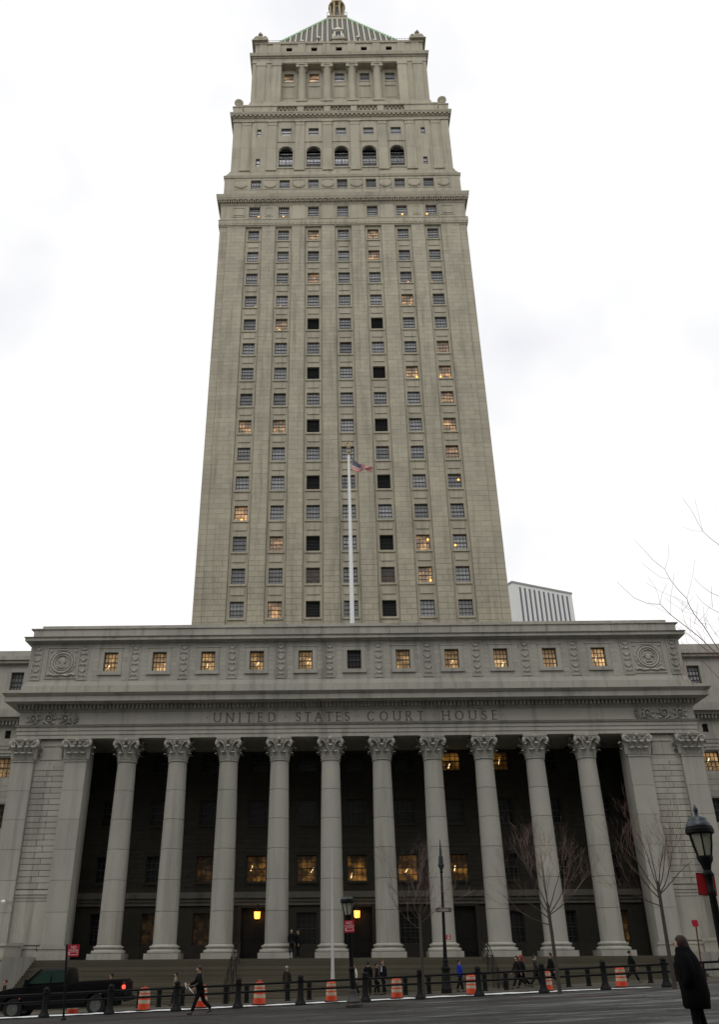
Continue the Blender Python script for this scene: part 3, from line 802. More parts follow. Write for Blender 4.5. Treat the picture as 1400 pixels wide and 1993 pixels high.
for x, k in ((-21.83, 0), (24.88, 1)):
    mq = medallion(k); mq.v = [(px_, py_ * .6, pz_) for px_, py_, pz_ in mq.v]; o = mq.build('medallion', BASE, loc=(x, FY - .03, 22.5), smooth=50); hang2(o)
b = MB(); band(b, 24.1, 24.22, .06, .12); band(b, 24.223, 24.42, .45); band(b, 24.423, 24.52, .46, .56); part('attic_cornice', b, BASE)
b = MB(); band(b, 24.523, 24.6, .5, .12); part('cornice_weathering', b, DARKSTONE)
pm_ = {}
def coping(name, x0, x1, z0, z1, p, step):
    x = x0; n = round((x1 - x0) / step); w = (x1 - x0) / n
    for i in range(n):
        k = (name, round(w, 3))
        if k not in pm_:
            q = MB(); q.box(-w/2 + .008, w/2 - .008, 0, 1.2, 0, z1 - z0); me = bpy.data.meshes.new('parapet_stone'); me.from_pydata(q.v, [], q.f); me.materials.append(BASE); pm_[k] = me
        o = link('parapet_stone', pm_[k]); o.location = (x0 + w * (i + .5), FY - p + random.uniform(-.004, .004), z0); hang2(o)
coping('a', PL + .05, PR - .05, 24.6, 25.26, .10, 2.6); coping('c', PL + .55, PR - .55, 25.34, 25.72, -.35, 2.4)
b = MB(); band(b, 25.263, 25.338, .18, yb=67); part('parapet_moulding', b, BASE)
b = MB(); b.box(PL + .1, PR - .1, FY + 1.15, 126, 24.4, 24.9); part('roof', b, DARKSTONE)

# ---- set back wings either side
WY = 72.0
for sgn in (-1, 1):
    X0, X1 = (-75, PL + .02) if sgn < 0 else (PR - .02, 78)
    cx = [-27.87 - 4.05 * k for k in range(9)] if sgn < 0 else [31.15 + 4.05 * k for k in range(9)]
    hs = []
    for x in cx:
        hs += [(x - .56, x + .56, 22.24, 23.85), (x - .24, x + .24, 18.1, 18.78), (x - .66, x + .66, 14.92, 16.5), (x - .72, x + .72, 10.9, 12.8), (x - .72, x + .72, 6.7, 8.6), (x - .72, x + .72, 2.4, 4.6)]
    b = MB(); holed_wall(b, X0, X1, -3, 24.6, WY, hs, .4)
    part('wing_wall', b, BASE)
    c = MB()
    for k in range(34):
        za = 1.2 + .45 * k; zb = za + .42; zm = (za + zb) / 2
        if zm > 16.2: break
        xa0, xb0 = (-36, X1) if sgn < 0 else (X0, 40)
        cut = sorted({xa0, xb0, *[v for h in hs if h[2] - .12 < zm < h[3] + .12 for v in (h[0] - .12, h[1] + .12) if xa0 < v < xb0]})
        for i in range(len(cut) - 1):
            xa, xb = cut[i], cut[i+1]; xm = (xa + xb) / 2
            if any(h[0] < xm < h[1] and h[2] - .12 < zm < h[3] + .12 for h in hs): continue
            nn = max(1, round((xb - xa) / 1.3)); off = .5 if k % 2 else 0
            e = [xa] + [xa + (xb - xa) * (q + off) / nn for q in range(1 - (1 if off else 0), nn)] + [xb]
            for q in range(len(e) - 1):
                if e[q+1] - e[q] > .06: block_into(c, (e[q] + e[q+1]) / 2, WY - .03, zm, e[q+1] - e[q] - .02, zb - za, .03)
    stuff(part('wall_coursing', c, BASE))
    xx = sorted((X0, X1))
    b = MB()
    for za, zb, p in ((16.62, 16.85, .1), (16.853, 17.15, .16), (17.153, 17.45, .22), (17.453, 17.85, .26), (19.1, 19.5, .12), (19.503, 19.75, .5), (19.753, 20.4, .85), (20.403, 20.5, .7), (20.503, 21.0, .3), (21.003, 21.85, .12), (24.603, 24.85, .35), (24.853, 25.2, .5), (25.203, 25.8, .05)):
        b.box(xx[0], xx[1], WY - p, WY + .6, za, zb)
    part('wing_cornice', b, BASE)
    b = MB(); x = xx[0]
    xlo, xhi = (-38, X1) if sgn < 0 else (X0, 41)
    x = xlo
    while x < xhi - .3: b.box(x, x + .17, WY - .4, WY - .1, 19.2, 19.48); x += .3
    stuff(part('dentils', b, BASE))
    b = MB(); b.box(X0, X1, WY + .6, 126, 24.4, 24.9); part('roof', b, DARKSTONE)
    for i, x in enumerate(cx[:3]):
        window(x, WY + .27, 23.045, 1.12, 1.61, 4, 4, GLASS)
        window(x, WY + .27, 15.71, 1.32, 1.58, 4, 4, LIT if i == 0 else GLASSD)
        for z in (11.85, 7.65, 3.5): window(x, WY + .27, z, 1.44, 1.9 if z > 4 else 2.2, 4, 4, LITDIM if z > 10 and sgn < 0 else GLASSD)
        q = MB()
        for z0_, z1_, hw in ((22.24, 23.85, .56),):
            for s in (-1, 1): q.box(x + s * (hw + .16) - .155, x + s * (hw + .16) + .155, WY - .06, WY + .02, z0_, z1_)
            q.box(x - hw - .32, x + hw + .32, WY - .06, WY + .02, z1_ + .003, z1_ + .34); q.box(x - hw - .4, x + hw + .4, WY - .14, WY + .02, z0_ - .3, z0_ - .003)
        part('window_surround', q, BASE)
        louvre(x, WY + .2, 18.44, .48, .68)

# ---- tower
TX, TY = 1.87, 108.0
def ring(b, w0, z0, w1, z1, m=0): b.sqlathe(TX, TY, [(w0, z0), (w1, z1)], m)
BX = [4.35 * k for k in range(-3, 4)]
ROWS = [36.53 + 4.137 * k for k in range(15)]               # window centres, bottom to top
SY = 90.22
holes = [(TX + x - .81, TX + x + .81, z - 1.02, z + 1.02) for x in BX for z in ROWS]
b2 = MB(); holed_wall(b2, TX - 17.9, TX + 17.9, 24.9, 96.0, SY, holes, .42)
for (x0, y0, x1, y1) in ((TX + 17.9, SY, TX + 17.9, 126), (TX - 17.9, 126, TX - 17.9, SY), (TX + 17.9, 126, TX - 17.9, 126)):
    b2.add([(x0, y0, 24.9), (x1, y1, 24.9), (x1, y1, 96), (x0, y0, 96)], [(0, 1, 2, 3)])
part('tower_wall', b2, TOWER)
# ashlar piers: the lowest courses as single stones, the rest joined
CH_H = 4.137 / 6
strips = []
for i in range(6): strips.append((TX + BX[i] + 1.22, TX + BX[i+1] - 1.22, 0))
for s in (-1, 1):
    a, c = sorted((TX + s * 14.27, TX + s * 16.95)); strips.append((a, c, 0))
    a, c = sorted((TX + s * 16.97, TX + s * 18.03)); strips.append((a, c, .07))
c = MB(); nblk = 0
zz = 32.2; k = 0
while zz < 95.9:
    h = min(CH_H, 95.95 - zz)
    for xa, xb, rec in strips:
        w = xb - xa
        cuts = [0, 1] if w < 1.3 else ([0, .36, 1] if k % 2 else [0, .64, 1]) if w < 2.2 else ([0, .5, 1] if k % 2 else [0, .25, .75, 1])
        for q in range(len(cuts) - 1):
            bw_ = w * (cuts[q+1] - cuts[q]) - .014; xm = xa + w * (cuts[q] + cuts[q+1]) / 2
            y = 89.92 + rec + random.uniform(-.008, .008)
            if nblk < 212 and h > .6 and zz > 34.5:
                block(xm, y, zz + h/2, bw_, h - .018, SY - 89.92 + .03, TOWER); nblk += 1
            else: block_into(c, xm, y, zz + h/2, bw_, h - .018, SY - y)
    zz += CH_H; k += 1
for s in (-1, 1):                                            # side faces of the shaft
    zz = 34; k = 0
stuff(part('stone_coursing', c, TOWER))
# spandrels: sill and panel below every window
sp = MB(); sp.box(-.98, .98, -.13, .02, -1.26, -1.023); sp.box(-.76, .76, -.09, .02, -2.38, -1.62)
for s in (-1, 1): sp.box(s * 1.075 - .06, s * 1.075 + .06, -.09, .02, -2.065, 2.065)
spm = bpy.data.meshes.new('spandrel'); spm.from_pydata(sp.v, [], sp.f); spm.materials.append(TOWER)
# what is behind each window; rows listed from the top of the shaft down, columns left to right
LITMAP = {(0, 2): LITSOFT, (2, 2): LITSOFT, (4, 1): LITSOFT, (6, 5): LITSOFT, (6, 6): LITSOFT, (8, 0): LITSOFT, (8, 1): LITSOFT, (8, 6): LITSOFT, (9, 6): LITSOFT,
          (11, 0): LITSOFT, (12, 1): LITSOFT, (13, 5): LITSOFT, (13, 2): LITDIM, (13, 4): LITDIM, (14, 1): LITSOFT, (0, 4): LITSOFT, (1, 4): LITSOFT, (3, 5): LITSOFT, (5, 6): LITSOFT, (7, 6): LITSOFT, (12, 5): LITSOFT}
LAMPS = {(1, 0): (.7, -.75), (1, 1): (-.4, -.8), (1, 5): (.35, -.75), (2, 1): (-.35, -.75), (2, 5): (.35, -.7), (2, 6): (-.8, -.75), (3, 0): (.85, -.75), (3, 1): (-.3, -.75), (3, 5): (.4, -.75),
         (4, 1): (-.3, -.7), (6, 5): (.75, -.6), (6, 6): (-.75, -.6), (10, 6): (.6, .3), (12, 5): (.7, .45), (12, 6): (-.7, -.3), (11, 0): (.1, -.75), (13, 5): (.7, -.6)}
for i, x in enumerate(BX):
    for k, z in enumerate(ROWS):
        r = 14 - k
        o = link('spandrel', spm); o.location = (TX + x, SY, z); hang2(o)
        if i in (2, 4) and r in (4, 6, 8, 10, 12, 14): louvre(TX + x, SY + .26, z, 1.62, 2.04)
        else: window(TX + x, SY + .3, z, 1.62, 2.04, 4, 4, LITMAP.get((r, i), GLASS), lamp=LAMPS.get((r, i)))
# belt and frieze storey
b = MB(); ring(b, 18.1, 95.95, 18.15, 96.15); ring(b, 18.24, 96.153, 18.24, 97.2); ring(b, 18.3, 97.203, 18.15, 97.4); part('tower_belt', b, TOWER)
b = MB(); x = TX - 18.1
while x < TX + 17.9: b.box(x, x + .42, 89.70, 89.78, 96.4, 96.95); x += .62
stuff(part('belt_fret', b, TOWER))
def stage_wall(name, w, z0, z1, holes, mat=TOWER, depth=.4):
    b = MB(); y = TY - w
    holed_wall(b, TX - w, TX + w, z0, z1, y, holes, depth)
    for (xa, ya, xb, yb) in ((TX + w, y, TX + w, TY + w), (TX + w, TY + w, TX - w, TY + w), (TX - w, TY + w, TX - w, y)):
        b.add([(xa, ya, z0), (xb, yb, z0), (xb, yb, z1), (xa, ya, z1)], [(0, 1, 2, 3)])
    return part(name, b, mat)
w = 18.05; y = TY - w
stage_wall('frieze_storey', w, 97.4, 100.3, [(TX + x - .8, TX + x + .8, 97.93, 99.88) for x in BX])
for i, x in enumerate(BX):
    lp = {0: (.75, -.7), 1: (-.1, -.7), 5: (.1, -.5), 6: (-.8, -.5)}.get(i)
    window(TX + x, y + .3, 98.905, 1.6, 1.95, 4, 4, GLASS, lamp=lp)
def frame_mesh(w, h, t, d):
    b = MB(); b.box(-w/2, -w/2 + t, -d, .02, -h/2, h/2); b.box(w/2 - t, w/2, -d, .02, -h/2, h/2); b.box(-w/2 + t, w/2 - t, -d, .02, h/2 - t, h/2); b.box(-w/2 + t, w/2 - t, -d, .02, -h/2, -h/2 + t); return b
def put(name, b, mat, locs, smooth=None):
    me = bpy.data.meshes.new(name); me.from_pydata(b.v, [], b.f); me.materials.append(mat)
    if smooth: me.polygons.foreach_set('use_smooth', [True] * len(me.polygons)); me.set_sharp_from_angle(angle=R(smooth))
    for l in locs: o = link(name, me); o.location = l; hang2(o)
b = frame_mesh(2.0, 2.35, .14, .06); b.box(-1.06, 1.06, -.1, .02, 1.18, 1.3); put('window_surround', b, TOWER, [(TX + x, y, 98.905) for x in BX])
b = frame_mesh(2.1, 1.9, .12, .06); b.box(-.72, .72, -.07, .02, -.62, .62); put('square_panel', b, TOWER, [(TX + s * 15.4, y, 98.9) for s in (-1, 1)])
b = frame_mesh(1.2, 1.9, .12, .06); b.box(-.34, .34, -.07, .02, -.62, .62); put('square_panel', b, TOWER, [(TX + s * 10.87, y, 98.9) for s in (-1, 1)])
b = MB(); b.box(-.95, .95, -.07, .02, -1.4, 1.38); put('plain_pier', b, TOWER, [(TX + x, y, 98.85) for x in (-6.52, -2.17, 2.17, 6.52)])
# great cornice
b = MB(); ring(b, 18.1, 100.3, 18.2, 100.55); ring(b, 18.22, 100.553, 18.22, 101.02); ring(b, 18.62, 101.023, 18.7, 101.35); ring(b, 18.72, 101.353, 18.8, 102.0); ring(b, 18.6, 102.003, 17.95, 102.45); part('tower_cornice', b, TOWER)
b = MB(); x = TX - 18.45
while x < TX + 18.4: b.box(x, x + .2, 89.5, 89.8, 100.62, 100.98); x += .36
stuff(part('dentils', b, TOWER))
b = MB(); x = TX - 18.4
while x < TX + 18.2: b.box(x, x + .42, 89.42, 89.85, 101.02 - .12, 101.02); x += .85
stuff(part('brackets', b, TOWER))
# low storey with oval panels
w = 17.85; y = TY - w
stage_wall('oval_panel_storey', w, 102.4, 106.3, [(TX + x - .78, TX + x + .78, 103.95, 105.8) for x in BX])
for i, x in enumerate(BX): window(TX + x, y + .3, 104.875, 1.56, 1.85, 4, 3, GLASS)
put('window_surround', frame_mesh(1.86, 2.15, .14, .05), TOWER, [(TX + x, y, 104.875) for x in BX])
b = frame_mesh(2.0, 2.0, .1, .06); b.lathe(0, 0, [(.92, -.01), (.92, .1), (.84, .16), (.6, .2)], 24)
n0 = 4 * 8; vv = b.v[n0:]; b.v[n0:] = [(p[0], -p[2], p[1] * .82) for p in vv]
put('oval_panel', b, TOWER, [(TX + x, y, 104.85) for x in (-15.3, -10.87, -6.52, -2.17, 2.17, 6.52, 10.87, 15.3)])
b = MB(); ring(b, 17.95, 106.3, 18.05, 106.72); ring(b, 17.8, 106.723, 17.8, 107.1); ring(b, 17.6, 107.103, 17.6, 107.6); ring(b, 17.4, 107.603, 17.4, 108.1); ring(b, 17.28, 108.103, 17.28, 108.5); part('stepped_course', b, TOWER)
# arcade storey
w = 17.15; y = TY - w
AXs = [-8.69, -4.345, 0, 4.345, 8.69]
hs = [(TX + x - 1.09, TX + x + 1.09, 109.35, 112.9) for x in AXs] + [(TX + x - .8, TX + x + .8, 116.62, 118.3) for x in AXs]
hs += [(TX + s * 13 - .33, TX + s * 13 + .33, za, zb) for s in (-1, 1) for za, zb in ((109.7, 111.4), (116.55, 118.15))]
# arch heads: the opening is cut to 112.9 and a semicircle above; fill corners around the arc
hs2 = hs + [(TX + x - 1.09, TX + x + 1.09, 112.9, 113.99) for x in AXs]
stage_wall('arcade_storey', w, 108.5, 119.85, hs2)
for x in AXs:
    q = MB(); n = 10
    for s in (-1, 1):
        arc = [(1.09 * cos(a * pi / 2 / n), 1.09 * sin(a * pi / 2 / n)) for a in range(n + 1)]
        poly = [(TX + x + s * px, 112.9 + pz) for px, pz in arc] + [(TX + x + s * 1.09, 113.99)]
        if s < 0: poly = poly[::-1]
        q.prism(poly, y + .001, y + .5, 'y')
    q.tube([(TX + x + 1.2 * cos(a * pi / 16), y - .01, 112.9 + 1.2 * sin(a * pi / 16)) for a in range(17)], .1, 5)
    for s in (-1, 1): q.box(TX + x + s * 1.2 - .09, TX + x + s * 1.2 + .09, y - .07, y + .01, 109.36, 112.9)
    q.box(TX + x - 1.35, TX + x + 1.35, y - .12, y + .05, 109.1, 109.345)
    q.box(TX + x - 1.4, TX + x + 1.4, y - .1, y + .01, 115.05, 115.2)
    part('arch', q, TOWER, fix=True)
    o = window(TX + x, y + .42, 110.55, 2.18, 2.4, 4, 3, GLASS, rail=False)
    q = MB(); q.box(-.06, .06, -.08, .08, -1.2, 1.2); q.box(-1.08, 1.08, -.08, .08, -.18, -.04); q.build('mullion', SASH, o)
    q = MB(); q.box(-1.08, 1.08, -.1, .1, 1.2, 1.42)
    for a in range(1, 6): q.tube([(0, 0, 1.42), (1.09 * cos(a * pi / 6), 0, 1.42 + 1.09 * sin(a * pi / 6))], .035, 4)
    q.build('fanlight_bar', SASH, o)
    q = MB(); q.box(-1.06, 1.06, .05, .07, 1.42, 3.4); q.build('pane', GLASSD, o)
    window(TX + x, y + .28, 117.46, 1.6, 1.68, 4, 2, GLASS)
for s in (-1, 1):
    for za, zb in ((109.7, 111.4), (116.55, 118.15)): window(TX + s * 13, y + .25, (za + zb) / 2, .66, zb - za, 1, 2, GLASS)
q = MB(); hw = .72
q.box(-hw - .1, hw + .1, -.3, .02, 108.5, 108.95); q.box(-hw, hw, -.22, .02, 108.953, 113.4); q.box(-hw, hw, -.22, .02, 113.42, 118.8)
q.box(-hw - .05, hw + .05, -.27, .02, 118.803, 119.05); q.box(-hw - .03, hw + .03, -.25, .02, 119.053, 119.5); q.box(-hw - .14, hw + .14, -.36, .02, 119.503, 119.84)
put('pilaster', q, TOWER, [(TX + x, y, 0) for x in (-15.02, -10.9, -6.53, -2.17, 2.17, 6.53, 10.9, 15.02)])
b = MB(); ring(b, 17.3, 119.853, 17.3, 120.1); ring(b, 17.2, 120.103, 17.2, 120.68); ring(b, 17.32, 120.683, 17.4, 120.85); ring(b, 17.66, 121.1, 17.72, 121.35); ring(b, 17.75, 121.353, 17.8, 121.6); ring(b, 17.6, 121.603, 17.0, 121.95); ring(b, 17.42, 120.853, 17.42, 121.098); part('tower_cornice', b, TOWER)
b = MB(); x = TX - 17.6
while x < TX + 17.4: b.box(x, x + .36, TY - 17.64, TY - 17.4, 120.8, 121.06); x += .74
stuff(part('brackets', b, TOWER))
# balustrade
w = 16.6; y = TY - w
b = MB(); ring(b, w + .05, 121.95, w + .05, 122.6); ring(b, w + .12, 124.35, w + .12, 124.7); part('balustrade_rail', b, TOWER)
b = MB(); prev = TX - w
for x in AXs + [None]:
    nx_ = TX + x - 1.65 if x is not None else TX + w
    b.box(prev, nx_, y, y + .5, 122.603, 124.347); prev = TX + x + 1.65 if x is not None else 0
part('balustrade_pier', b, TOWER)
q = MB()
for k in range(5):
    xx = -1.32 + k * .66
    q.tube([(xx - .3, .2, -.85), (xx + .3, .2, .85)], .1, 4); q.tube([(xx + .3, .2, -.85), (xx - .3, .2, .85)], .1, 4)
put('balustrade_lattice', q, TOWER, [(TX + x, y, 123.475) for x in AXs])
b = MB(); ring(b, 16.2, 121.95, 16.0, 125.2); ring(b, 15.7, 125.203, 15.5, 126.0); ring(b, 15.35, 126.003, 15.25, 126.8); ring(b, 15.1, 126.803, 15.1, 127.5); part('stepped_course', b, TOWER)
# urns on the corners
for s in (-1, 1):
    for ty in (TY - 16.6, TY + 16.6):
        q = MB(); q.sqlathe(0, 0, [(.75, 0), (.75, 1.6), (.85, 1.65), (.85, 1.85)])
        q.lathe(0, 0, [(.42, 1.85), (.27, 2.05), (.25, 2.3), (.42, 2.6), (.52, 3.0), (.54, 3.25), (.66, 3.42), (.72, 3.6), (.72, 3.8), (.5, 4.0), (.25, 4.1), (.1, 4.15)], 16)
        q.v = [(x + TX + s * 16.6, y_ + ty, z + 121.6) for x, y_, z in q.v]; part('urn', q, TOWER, smooth=40)
# ionic storey
w = 14.95; y = TY - w; rec = 1.25
b = MB()
holed_wall(b, TX - w, TX + w, 127.5, 137.75, y, [(TX - 9.9, TX + 9.9, 127.9, 137.6)], rec)
for (xa, ya, xb, yb) in ((TX + w, y, TX + w, TY + w), (TX + w, TY + w, TX - w, TY + w), (TX - w, TY + w, TX - w, y)):
    b.add([(xa, ya, 127.5), (xb, yb, 127.5), (xb, yb, 137.75), (xa, ya, 137.75)], [(0, 1, 2, 3)])
part('ionic_storey', b, TOWER)
hs = []
IX = [-8.7, -4.35, 0, 4.35, 8.7]
for x in IX: hs += [(TX + x - .83, TX + x + .83, 134.5, 136.6), (TX + x - 1.02, TX + x + 1.02, 128.1, 128.9)]
b = MB(); holed_wall(b, TX - 9.9, TX + 9.9, 127.9, 137.6, y + rec, hs, .5); part('recess_wall', b, TOWER)
for i, x in enumerate(IX):
    window(TX + x, y + rec + .3, 135.55, 1.66, 2.1, 4, 2, LITSOFT if i < 2 else GLASS); louvre(TX + x, y + rec + .25, 128.5, 2.04, .8)
b = frame_mesh(1.9, 3.0, .12, .06); b.box(-1.0, 1.0, -.14, .02, 1.5, 1.66); put('square_panel', b, TOWER, [(TX + x, y + rec, 131.7) for x in IX])
put('window_surround', frame_mesh(2.0, 2.45, .16, .07), TOWER, [(TX + x, y + rec, 135.55) for x in IX])
b = MB(); b.box(-1.45, 1.45, -.12, .02, 129.2, 129.4); put('sill_course', b, TOWER, [(TX + x, y + rec, 0) for x in IX])
q = MB(); q.box(-.95, .95, -.95, .95, 127.55, 127.95); q.lathe(0, 0, [(.86, 127.96), (.88, 128.1), (.78, 128.25), (.72, 128.3), (.70, 131), (.64, 136.6), (.70, 136.7), (.78, 136.85), (.78, 136.95)], 24)
q.box(-.95, .95, -.8, .8, 137.32, 137.6)
for s in (-1, 1):
    q.lathe(0, 0, [(.33, -.75), (.27, -.3), (.27, .3), (.33, .75)], 12); n_ = 48
    q.v[-n_:] = [(s * .72 + p[0], p[2], 137.05 + p[1]) for p in q.v[-n_:]]
q.box(-.72, .72, -.68, .68, 136.96, 137.31)
put('ionic_column', q, TOWER, [(TX + x, y + .68, 0) for x in (-6.43, -2.14, 2.14, 6.43)], 35)
q = MB(); q.box(-.75, .75, -.16, .02, 127.5, 136.9); q.box(-.85, .85, -.24, .02, 136.903, 137.74); put('pilaster', q, TOWER, [(TX + x, y, 0) for x in (-13.4, -10.75, 10.75, 13.4)])
b = MB(); ring(b, 15.05, 137.753, 15.05, 138.25); ring(b, 14.98, 138.253, 14.98, 139.0); ring(b, 15.1, 139.003, 15.2, 139.25); ring(b, 15.4, 139.253, 15.5, 139.95); ring(b, 15.3, 139.953, 14.8, 140.3); part('tower_cornice', b, TOWER)
# top parapet storey
w = 14.64; y = TY - w
stage_wall('parapet_storey', w, 140.3, 143.3, [(TX + x - .52, TX + x + .52, 141.45, 142.42) for x in IX])
for x in IX: louvre(TX + x, y + .2, 141.935, 1.04, .97)
b = MB(); b.box(-.66, .66, -.14, .02, 140.3, 143.29); put('plain_pier', b, TOWER, [(TX + x, y, 0) for x in (-13.3, -10.9, -6.5, -2.17, 2.17, 6.5, 10.9, 13.3)])
b = MB(); ring(b, w + .2, 143.303, w + .25, 143.75); part('parapet_coping', b, TOWER)
b = MB()
for k in range(9):
    for s in (-1, 1):
        x = TX + s * (13.2 - k * .5); b.tube([(x, y + .3, 143.7), (x, y + .3, 145.0)], .03, 4)
    if k == 0:
        for s in (-1, 1):
            for z in (144.4, 145.0): b.tube([(TX + s * 13.2, y + .3, z), (TX + s * 9.0, y + .3, z)], .03, 4)
part('roof_railing', b, GREYPOLE)
def eagle_mesh():
    q = MB()
    q.sqlathe(0, 0, [(.8, 0), (.7, .35)])
    q.ball((0, 0, 1.2), .58, 10, sx=.9, sy=.95, sz=1.5); q.ball((0, -.3, 2.05), .27, 8, sz=1.1); q.tube([(0, -.5, 2.08), (0, -.74, 1.96)], [.1, .02], 5)
    for s in (-1, 1):
        q.ball((s * .55, .15, 1.55), .42, 8, sx=.62, sy=.9, sz=2.1); q.ball((s * .42, .1, 2.2), .3, 8, sx=.7, sy=.9, sz=1.1); q.tube([(s * .3, -.15, .7), (s * .3, -.25, .35)], [.2, .12], 6)
    q.ball((0, .4, .7), .3, 8, sy=.8, sz=1.4); return q
em = eagle_mesh(); em.v = [(x * 1.75, y * 1.6, z * 1.15) for x, y, z in em.v]
put('eagle_statue', em, TOWER, [(TX + s * 13.85, TY + t * 14.1, 143.75) for s in (-1, 1) for t in (-1,)], 50)
# pyramid roof: slope, raised ribs, hip ridges, dormers, gilt lantern
zb_, zt_, wb_, wt_ = 143.6, 170.2, 13.3, 2.1
b = MB(); ring(b, wb_, zb_, wt_, zt_); part('pyramid_roof', b, ROOFTILE)
q = MB(); nr = 27
for i in range(nr):
    x = -wb_ + 2 * wb_ * (i + .5) / nr; 
    w_top = max(abs(x), wt_); zt = zb_ + (zt_ - zb_) * (wb_ - w_top) / (wb_ - wt_)
    if zt - zb_ < .8: continue
    t = .085
    for y0_, z0_ in ((0, 0),):
        q = MB(); ya, yb2 = TY - wb_, TY - w_top
        q.add([(TX + x - t, ya - .02, zb_), (TX + x + t, ya - .02, zb_), (TX + x + t, yb2 - .02, zt), (TX + x - t, yb2 - .02, zt),
               (TX + x - t, ya - .22, zb_), (TX + x + t, ya - .22, zb_), (TX + x + t, yb2 - .22, zt), (TX + x - t, yb2 - .22, zt)],
              [(0,1,2,3)[::-1],(4,5,6,7),(0,4,7,3),(1,2,6,5),(3,7,6,2),(0,1,5,4)])
        part('roof_rib', q, RIBM)
for s in (-1, 1):
    q = MB(); q.tube([(TX + s * wb_, TY - wb_, zb_), (TX + s * wt_, TY - wt_, zt_)], .28, 6)
    for k in range(26):
        f = k / 25; ww = wb_ + (wt_ - wb_) * f; q.ball((TX + s * ww, TY - ww, zb_ + (zt_ - zb_) * f + .3), .26, 5)
    part('hip_ridge', q, RIDGEM)
for x, z, k in ((0, 146.5, 1.0), (0, 155.5, .75), (-3.6, 150.5, .35), (3.6, 150.5, .35), (-6.6, 147.8, .35), (6.6, 147.8, .35)):
    f = (z - zb_) / (zt_ - zb_); yy = TY - (wb_ + (wt_ - wb_) * f)
    q = MB(); q.box(TX + x - 1.1 * k, TX + x + 1.1 * k, yy - .25, yy + 2.4 * k, z - 1.3 * k, z + 1.5 * k)
    q.prism([(TX + x - 1.5 * k, z + 1.52 * k), (TX + x + 1.5 * k, z + 1.52 * k), (TX + x, z + 2.5 * k)], yy - .5, yy + 2.6 * k, 'y')
    d = part('dormer', q, TOWER if k > .9 else RIBM)
    q = MB(); q.box(TX + x - .62 * k, TX + x + .62 * k, yy - .28, yy - .255, z - .7 * k, z + 1.1 * k); part('dormer_opening', q, LOUVRE, parent=d)
b = MB(); ring(b, 2.3, 170.0, 2.3, 170.5); ring(b, 1.95, 170.503, 1.95, 171.5); ring(b, 2.05, 171.503, 2.05, 171.8)
for k in range(9):
    for s in (-1, 1):
        x = TX - 2 + k * .5; b.tube([(x, TY + s * 2.0, 171.8), (x, TY + s * 2.0, 172.8)], .05, 4)
    if k in (0, 8): b.tube([(x, TY - 2, 172.8), (x, TY + 2, 172.8)], .05, 4)
for s in (-1, 1): b.tube([(TX - 2, TY + s * 2, 172.8), (TX + 2, TY + s * 2, 172.8)], .06, 4)
part('lantern_base', b, TOWER)
b = MB(); b.lathe(TX, TY, [(1.0, 171.8), (1.0, 177.4)], 8, ph=pi/8); part('lantern_core', b, GOLD)
for k in range(8):
    a = pi / 8 + k * pi / 4; q = MB(); q.lathe(TX + 1.42 * cos(a), TY + 1.42 * sin(a), [(.24, 171.8), (.2, 172.2), (.18, 176.6), (.26, 176.9), (.26, 177.2)], 8); part('lantern_column', q, GOLD)
for k in range(4):
    a = k * pi / 2 - pi / 2; q = MB(); q.box(-.38, .38, -.02, .02, 172.6, 176.2); o = q.build('lantern_opening', LOUVRE, loc=(TX + 1.0 * cos(a), TY + 1.0 * sin(a), 0), rot=(0, 0, a + pi / 2)); hang2(o)
b = MB(); b.lathe(TX, TY, [(1.75, 177.2), (1.8, 177.6), (1.5, 177.7), (1.4, 178.6), (1.1, 179.6), (.5, 180.6), (.2, 181.2), (.25, 181.7), (.02, 182.3)], 16, ph=pi/8); part('lantern_cap', b, GOLD)

# ------------------------------------------------------------------ other buildings
WHITESTONE = simple('pale_stone_panel', (.72, .72, .69), .7, var=.05, vscale=.2)
STRIPEG = simple('dark_window_strip', (.15, .15, .18), .5, spec=.2)
BLD = empty('office_building', 'pale modern office block with dark vertical window strips, rising beside the tower', 'building', (45.3, 200, 0), (0, 0, math.atan2(8.3, 17.2)))
L_, Hh = 19.1, 85.6
b = MB(); b.box(0, L_, 0, 17, -4, Hh); b.build('wall', WHITESTONE, BLD)
b = MB(); b.box(-.15, L_ + .15, -.15, 17.15, Hh + .003, Hh + .5); b.build('roof_edge', simple('roof_edge_metal', (.3, .3, .29), .6), BLD)
for i in range(11):
    x = 2.1 + i * (L_ - 3.2) / 10.6
    b = MB(); b.box(x, x + .55, -.06, .05, 5, Hh - .8); b.build('window_strip', STRIPEG, BLD)
# unseen blocks added behind the camera, sized to shade the foot of the courthouse
CITY = simple('shade_block_facade', (.2, .185, .165), .85, var=.2, vscale=.1)  # wall colour of the added unseen shade blocks
SHADEBLKW = simple('shade_block_window', (.03, .033, .036), .15)
random.seed(11)
x = -150
for wd, ht, dp in ((38, 58, -34), (34, 74, -38), (40, 66, -34), (36, 84, -40), (44, 62, -34), (40, 76, -38), (46, 60, -34)):
    b = MB(); b.box(x, x + wd - 1.5, dp - 30, dp, -8, ht); b.box(x - .5, x + wd - 1, dp - 30, dp + .6, ht - 2, ht - 1.2)
    nz_ = int(ht / 3.8); nx2 = int(wd / 3.2)
    for j in range(1, nz_ - 1):
        for i in range(nx2 - 1):
            xx = x + 1.6 + i * (wd - 4) / (nx2 - 1); zz = j * 3.8 + 1
            b.add([(xx, dp + .04, zz), (xx + 1.4, dp + .04, zz), (xx + 1.4, dp + .04, zz + 2.1), (xx, dp + .04, zz + 2.1)], [(0, 3, 2, 1)], 1)
    struct(b.build('shade_block', [CITY, SHADEBLKW])); x += wd

